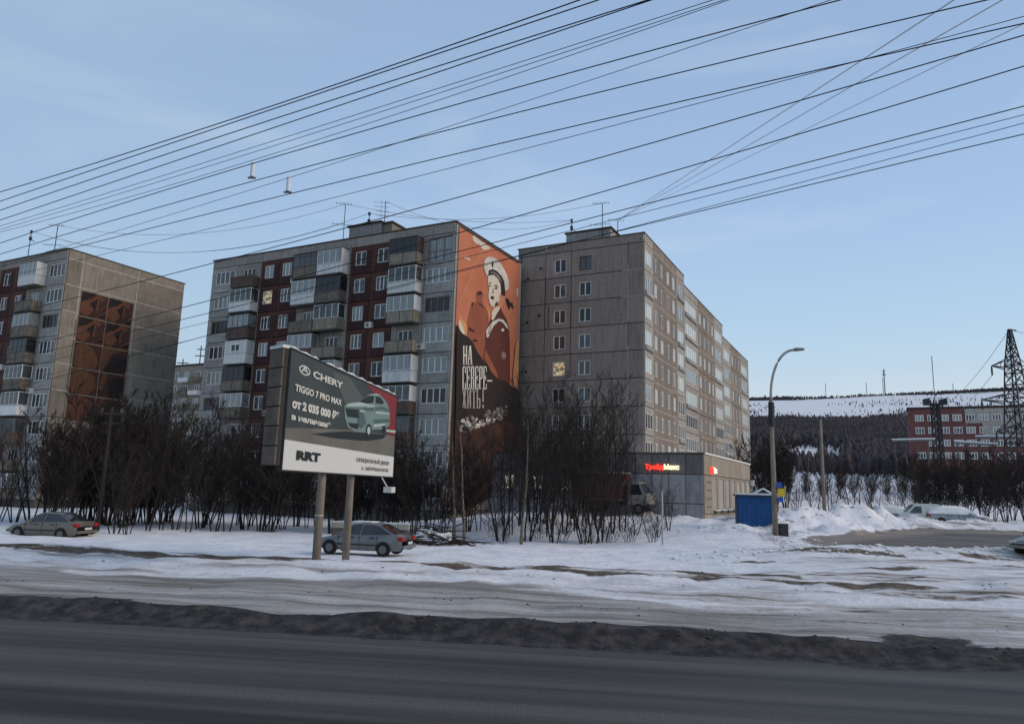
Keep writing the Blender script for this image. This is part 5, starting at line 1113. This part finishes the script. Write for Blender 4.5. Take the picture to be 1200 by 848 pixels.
# pole in the left trees
P2 = lamp_base(120, 52); l3 = thing('utility_pole', 'concrete utility pole among the trees before the patterned end wall', 'utility pole', P2); h2 = (at(124, 476, 52)-P2).z
part(MB().tube([(0, 0, -.5), (0, 0, h2)], [.12, .09], 10), 'pole', M['bark'], l3, smooth=True); part(MB().box(-.7, .7, -.06, .06, h2-.5, h2-.38).box(-.5, .5, -.05, .05, h2-1.1, h2-1.0), 'cross_arm', M['dsteel'], l3)
for x in (-.6, .6, 0): part(MB().tube([(x, 0, h2-.38), (x, 0, h2-.1)], [.05, .08], 8), 'insulator', M['slab'], l3)
# thin sign post and posts on snow
P3 = lamp_base(776, 44); sp = thing('sign_post', 'thin grey metal post standing in the snow before the shops', 'post', P3); part(MB().tube([(0, 0, -.3), (0, 0, 3.6)], .05, 8), 'post', M['galv'], sp); part(MB().box(-.04, .04, -.3, .3, 3.1, 3.6), 'sign_plate', M['steel_g'], sp)
# grey barrier behind the silver car
W0 = px_xy(437, 41); wz = hz(W0.x, W0.y); wall = thing('concrete_barrier', 'long low pale concrete barrier behind the silver car', 'barrier', (W0.x, W0.y, wz), math.radians(-4))
for k in range(4): part(MB().box(-2.1+k*1.06, -2.1+k*1.06+1.03, -.15, .15, .95, 1.25), 'barrier_block', M['pan_attic'], wall)
part(MB().box(-2.1, 2.12, -.1, .1, -.3, .95), 'barrier_base', M['slab'], wall); part(MB().box(-2.1, 2.12, -.14, .14, 1.25, 1.29), 'snow_cap', M['snowm'], wall)
# ---------------------------------------------------------------- pylon, floodlight mast, radio masts
def lattice(mb, z0, z1, w0, w1, n, r, legs=True):
    def c4(z):
        w_ = w0+(w1-w0)*(z-z0)/(z1-z0); return [Vector((sx*w_, sy*w_, z)) for sx, sy in ((-1, -1), (1, -1), (1, 1), (-1, 1))]
    zs_ = [z0+(z1-z0)*(1-(1-k/n)**1.25) for k in range(n+1)]
    for i in range(n):
        a, b2 = c4(zs_[i]), c4(zs_[i+1])
        for k in range(4):
            mb.tube([a[k], b2[(k+1) % 4]], r*.6, 4, cap=False); mb.tube([a[(k+1) % 4], b2[k]], r*.6, 4, cap=False); mb.tube([b2[k], b2[(k+1) % 4]], r*.6, 4, cap=False)
    return c4
PP = at(1199, 560, 150); pz = hz(PP.x, PP.y); H_ = CAM.z+ray(1184, 386).z*150-pz
py = thing('power_pylon', 'dark steel lattice power pylon in front of the red brick office', 'pylon', (PP.x, PP.y, pz), math.radians(20))
mb = MB(); lattice(mb, 0, H_*.78, 2.1, .85, 9, .13); lattice(mb, H_*.78, H_, .85, .2, 5, .14); part(mb, 'bracing', M['dsteel'], py)
for sx, sy in ((-1, -1), (1, -1), (1, 1), (-1, 1)): part(MB().tube([(2.1*sx, 2.1*sy, -1), (.85*sx, .85*sy, H_*.78), (.2*sx, .2*sy, H_)], [.16, .13, .1], 5), 'leg', M['dsteel'], py)
def carm(z, L_, both=True):
    for sg in (-1, 1):
        mb = MB(); L2 = L_; tip = Vector((sg*L2, 0, z)); w_ = 2.1+(.85-2.1)*z/(H_*.78) if z < H_*.78 else .8
        for sy in (-1, 1):
            mb.tube([(sg*w_, sy*w_, z-.1), tip], .11, 4); mb.tube([(sg*w_*.9, sy*w_*.9, z+1.6), tip], .09, 4)
            for k in (.3, .6): mb.tube([Vector((sg*w_, sy*w_, z-.1)).lerp(tip, k), Vector((sg*w_*.9, sy*w_*.9, z+1.6)).lerp(tip, k)], .05, 4)
        part(mb, 'cross_arm', M['dsteel'], py)
        o = part(MB().tube([tip, tip-Vector((0, 0, .4)), tip-Vector((0, 0, 1.6))], [.05, .16, .14], 6), 'insulator', M['dsteel'], py)
carm(H_*.76, 5.2); carm(H_*.55, 8.2); carm(H_*.37, 5.4)
part(MB().box(-.2, 1.6, -.1, .1, H_-.1, H_+.1), 'peak_arm', M['dsteel'], py)
def wire(pts3, rad, label, group, m_='cable', name='overhead_cable'):
    a = Vector(pts3[0]); o = thing_mesh = link(MB().tube([Vector(p)-a for p in pts3], rad, 5).mesh(name, M[m_]), name, None, a); return tag(o, label, 'cable', group)
def sag(a, b2, s, n=16): return [a.lerp(b2, k/n)-Vector((0, 0, s*4*(k/n)*(1-k/n))) for k in range(n+1)]
pyM = Matrix.Translation(py.location) @ Matrix.Rotation(math.radians(20), 4, 'Z')
for (x_, z_, lb) in ((-5.2, H_*.76-1.6, 'thin line leading left from the upper arm of the pylon'), (-8.2, H_*.55-1.6, 'thin line leading left from the middle arm of the pylon'), (0, H_, 'thin line leading left from the peak of the pylon')):
    a = pyM @ Vector((x_, 0, z_)); d = at(960, 540, 420); wire(sag(a, Vector((d.x+40, d.y, hz(d.x+40, d.y)+22)), 14), .045, lb, 'pylon lines', 'cableg')
for (x_, z_, lb) in ((5.2, H_*.76-1.6, 'thin line leading right from the upper arm of the pylon'), (0, H_, 'thin line leading right from the peak of the pylon')):
    a = pyM @ Vector((x_, 0, z_)); wire(sag(a, a+Vector((110, 40, 8)), 5), .045, lb, 'pylon lines', 'cableg')
FM = at(1101, 545, 170); fz = hz(FM.x, FM.y); fh = CAM.z+ray(1101, 468).z*170-fz; fm_ = thing('floodlight_mast', 'slim dark floodlight mast with a platform before the red brick office', 'mast', (FM.x, FM.y, fz))
mb = MB(); lattice(mb, 0, fh-1, .75, .55, 10, .12); part(mb, 'bracing', M['dsteel'], fm_)
for sx, sy in ((-1, -1), (1, -1), (1, 1), (-1, 1)): part(MB().tube([(.75*sx, .75*sy, -1), (.55*sx, .55*sy, fh)], .15, 5), 'leg', M['dsteel'], fm_)
part(MB().box(-1.8, 1.8, -1.2, 1.2, fh-1.1, fh-.8).box(-1.8, 1.8, -1.25, -1.2, fh+.1, fh+.2).box(-1.8, -1.7, -1.2, 1.2, fh-.8, fh+.2).box(1.7, 1.8, -1.2, 1.2, fh-.8, fh+.2), 'platform', M['dsteel'], fm_); part(MB().tube([(0, 0, fh), (0, 0, fh+9)], .07, 5), 'lightning_rod', M['dsteel'], fm_)
for (px_, y0_, D_, lb) in ((973, 449, 1320, 'short'), (1044, 432, 1330, 'tallest'), (1042, 442, 1325, 'slender'), (1022, 448, 1330, 'thin'), (1126, 449, 1330, 'rightmost')):
    p = px_xy(px_, D_); z_ = hz(p.x, p.y); hh_ = CAM.z+ray(px_, y0_).z*D_-z_
    o = thing('radio_mast', lb+' radio mast standing on the far snowy ridge', 'mast', (p.x, p.y, z_-1)); part(MB().tube([(0, 0, 0), (0, 0, hh_+1)], .9 if lb == 'tallest' else .5, 5), 'mast', M['steel_g'], o)
    if lb == 'tallest': part(MB().box(-2, 2, -2, 2, hh_*.8, hh_*.84).box(-1.6, 1.6, -1.6, 1.6, hh_*.92, hh_*.95), 'antenna_ring', M['steel_g'], o)
# ---------------------------------------------------------------- roof antennas
def antenna(par_K, bz, lx, ly, topz, z0, style, label):
    X_ = Vector((math.cos(-AZ), math.sin(-AZ), 0)); Yv = Vector((AX.x, AX.y, 0)); P = Vector((par_K[0], par_K[1], bz))+X_*lx+Yv*ly+Vector((0, 0, z0))
    o = thing('roof_antenna', label, 'antenna', P, random.uniform(-.3, .3)); h = topz-z0
    part(MB().tube([(0, 0, -.2), (0, 0, h)], .045, 6), 'mast', M['dsteel'], o)
    mb = MB()
    if style == 0:
        for (z, a, L_) in ((h, 0, 1.5), (h-2.4, .2, 1.9)):
            mb.tube([(-L_*.7, 0, z), (L_*.45, 0, z)], .022, 4)
            for k in range(5): x = -L_*.65+k*L_*.27; mb.tube([(x, -.5, z), (x, .5, z+.02)], .014, 4)
    elif style == 1:
        for k in range(4): mb.tube([(-1.2+.1*k, 0, h-.15-k*.5), (.4, 0, h-.15-k*.5)], .02, 4); mb.tube([(-.4, -.6, h-.15-k*.5), (-.4, .6, h-.15-k*.5)], .015, 4)
        mb.tube([(0, 0, 0), (0, 0, h*.35)], .12, 6)
    else:
        mb.tube([(0, 0, h-.2), (0, 0, h+.1)], .14, 8); mb.tube([(0, 0, h-1.1), (0, 0, h-.7)], .17, 8); mb.tube([(.1, 0, h-1.0), (.5, 0, h-1.3)], .04, 4)
    part(mb, 'antenna_elements', M['dsteel'], o); return P+Vector((0, 0, h))
random.seed(5)
def antpx(K, bz, ly, px, ytop, z0, style, label):
    q = K+ly*AX; u_, z_ = onplane(q, BX, px, ytop); return antenna(K, bz, -u_, ly, z_-bz, z0, style, label)
a1 = antpx(K1, -.4, 3, 68, 264, 26.5, 0, 'taller roof antenna on the left block near its corner')
a0 = antpx(K1, -.4, 3, 37, 271, 26.5, 2, 'shorter roof aerial on the left block nearer the left edge')
a2 = antpx(K2, 0, 4.5, 405, 239, 28.0, 0, 'leftmost aerial on the lift house of the mural block')
a3 = antpx(K2, 0, 4.5, 433, 250, 27.9, 2, 'short stubby aerial between two tall ones on the mural block')
a4 = antpx(K2, 0, 4.5, 452, 236, 27.5, 1, 'rightmost comb shaped aerial on the mural block roof')
a5 = antpx(K3, 0, 2.0, 670, 258, 30.5, 2, 'leftmost stubby pole on the roof house of the grey block')
a6 = antpx(K3, 0, 1.0, 706, 238, 28.3, 0, 'tall cross shaped aerial in front of the grey block roof house')
a7 = antpx(K3, 0, 3.0, 724, 258, 29.5, 0, 'low aerial right of the grey block roof house')
fa = at(236, 405, 178); antf = thing('roof_antenna', 'lattice aerial on the distant block in the gap', 'antenna', (fa.x, fa.y, 26.5)); part(MB().tube([(0, 0, 0), (0, 0, fa.z-26.5)], .12, 5), 'mast', M['dsteel'], antf); part(MB().box(-1.2, 1.2, -.08, .08, 4, 4.2).box(-.9, .9, -.08, .08, 5.5, 5.7), 'antenna_elements', M['dsteel'], antf)
fa = at(214, 428, 178); antf = thing('roof_antenna', 'cross shaped aerial on the left of the distant block in the gap', 'antenna', (fa.x, fa.y, 26.5)); part(MB().tube([(0, 0, 0), (0, 0, max(fa.z-26.5, 3))], .12, 5), 'mast', M['dsteel'], antf); part(MB().box(-1.3, 1.3, -.08, .08, 2, 2.2), 'antenna_elements', M['dsteel'], antf)
for i, (p, q_, s_) in enumerate([(a1, a2, 2.2), (a0, a3, 3.5), (a2, a5, 1.0), (a4, a5, 2.0), (a3, a6, 1.2), (a1+Vector((0, 0, -1.6)), a2+Vector((0, 0, -2.2)), 2.5)]):
    wire(sag(p, q_, s_), .022, ['highest thin cable strung from the left block to the mural block', 'sagging thin cable from the left block to the stubby aerial', 'longest thin cable between the mural block and grey block aerials', 'lower thin cable from the comb aerial to the grey block', 'thin cable from the stubby aerial to the tall grey block aerial', 'lowest thin cable between the left block and the mural block'][i], 'thin roof cables', 'cableg', 'roof_cable')
# ---------------------------------------------------------------- overhead wires along the tramway side, parallel to the blocks
WR = [([(0, 225), (400, 97), (680, 0)], 14), ([(0, 236), (400, 101), (702, 0)], 14.6), ([(0, 246.5), (400, 114), (760, 0)], 15.2), ([(0, 258), (400, 123), (764, 0)], 16),
      ([(0, 265), (400, 140), (800, 12), (835, 0)], 18), ([(0, 269), (400, 146), (800, 16), (850, 0)], 18.6), ([(0, 272), (400, 155), (800, 19), (855, 0)], 19.2),
      ([(0, 285), (400, 161), (800, 50), (984, 0)], 17), ([(0, 311), (400, 189), (800, 58), (975, 0)], 21), ([(0, 298), (400, 184), (800, 86), (1153, 0)], 18),
      ([(0, 313), (400, 212), (800, 119.5), (1200, 27)], 18.6), ([(0, 326), (400, 230), (800, 125), (1200, 20)], 20), ([(0, 370), (240, 310), (400, 270), (800, 156), (1200, 42)], 19),
      ([(0, 412), (240, 353), (430, 304), (630, 246), (800, 197), (1200, 78)], 20), ([(0, 425), (240, 367), (430, 314), (630, 279), (800, 233), (1200, 119)], 22), ([(0, 436), (240, 383), (430, 323), (630, 284), (800, 236), (1200, 135)], 22.6),
      ([(0, 452), (240, 398), (430, 337), (600, 307), (800, 254), (1200, 142)], 23.5), ([(80, 440), (300, 372), (430, 341), (600, 309), (800, 257), (1200, 152)], 24)]
thin = {4, 5, 6, 8, 11, 15, 16}
OW = ['topmost', 'second', 'third', 'fourth', 'fifth', 'sixth', 'seventh', 'eighth', 'ninth', 'tenth', 'eleventh', 'twelfth', 'thirteenth', 'fourteenth', 'fifteenth', 'sixteenth', 'seventeenth', 'lowest']
for i, (pts, D_) in enumerate(WR):
    K = Vector(ray(600, 200)[:2])*D_; us = []; zs2 = []
    for p in pts: u_, z_ = onplane(K, BX, *p); us.append(u_); zs2.append(z_)
    cf = np.polyfit(us, zs2, 2); lo_, hi_ = min(us)-12, max(us)+16
    P3 = [Vector((K.x, K.y, 0))+Vector((BX.x, BX.y, 0))*u_+Vector((0, 0, float(np.polyval(cf, u_)))) for u_ in np.linspace(lo_, hi_, 40)]
    wire(P3, .0095 if i in thin else .014, OW[i]+(' of the long overhead wires counted down the left side of the sky' if i not in (0, 17) else ' of the long overhead wires crossing the sky'), 'overhead wires across the sky', name='overhead_wire')
for i, (pa, D_, rd) in enumerate([((1118, 0), 26, .03), ((1175, 0), 26, .026), ((1200, 28), 30, .022)]):
    b3 = at(*pa, D_); d = (b3-a7); b3 = b3+d.normalized()*9
    wire([a7.lerp(b3, k/12) for k in range(13)], rd, ['steepest', 'middle', 'flattest'][i]+' pale cable rising from the grey block roof to the upper right', 'pale cables from the roof', 'cablep')
# small insulators hanging on the wires
for (px_, py_, D_, lb) in ((296, 199, 30, 'left pale spacer hanging between two overhead wires'), (338, 216, 30, 'right pale spacer hanging between two overhead wires')):
    p = at(px_, py_, D_); o = thing('wire_spacer', lb, 'spacer', p); part(MB().tube([(0, 0, .3), (0, 0, -.3)], .085, 8), 'insulator', M['cablep'], o); part(MB().box(-.16, .16, -.04, .04, -.38, -.32), 'clamp', M['steel_g'], o)
for o in bpy.data.objects:
    if o.parent and o.name.split('.')[0] in ('poster_lettering', 'sign_letters', 'cargo_lettering', 'snow_cap', 'antenna_elements', 'post_band', 'poster_car_detail'): o['kind'] = 'stuff'
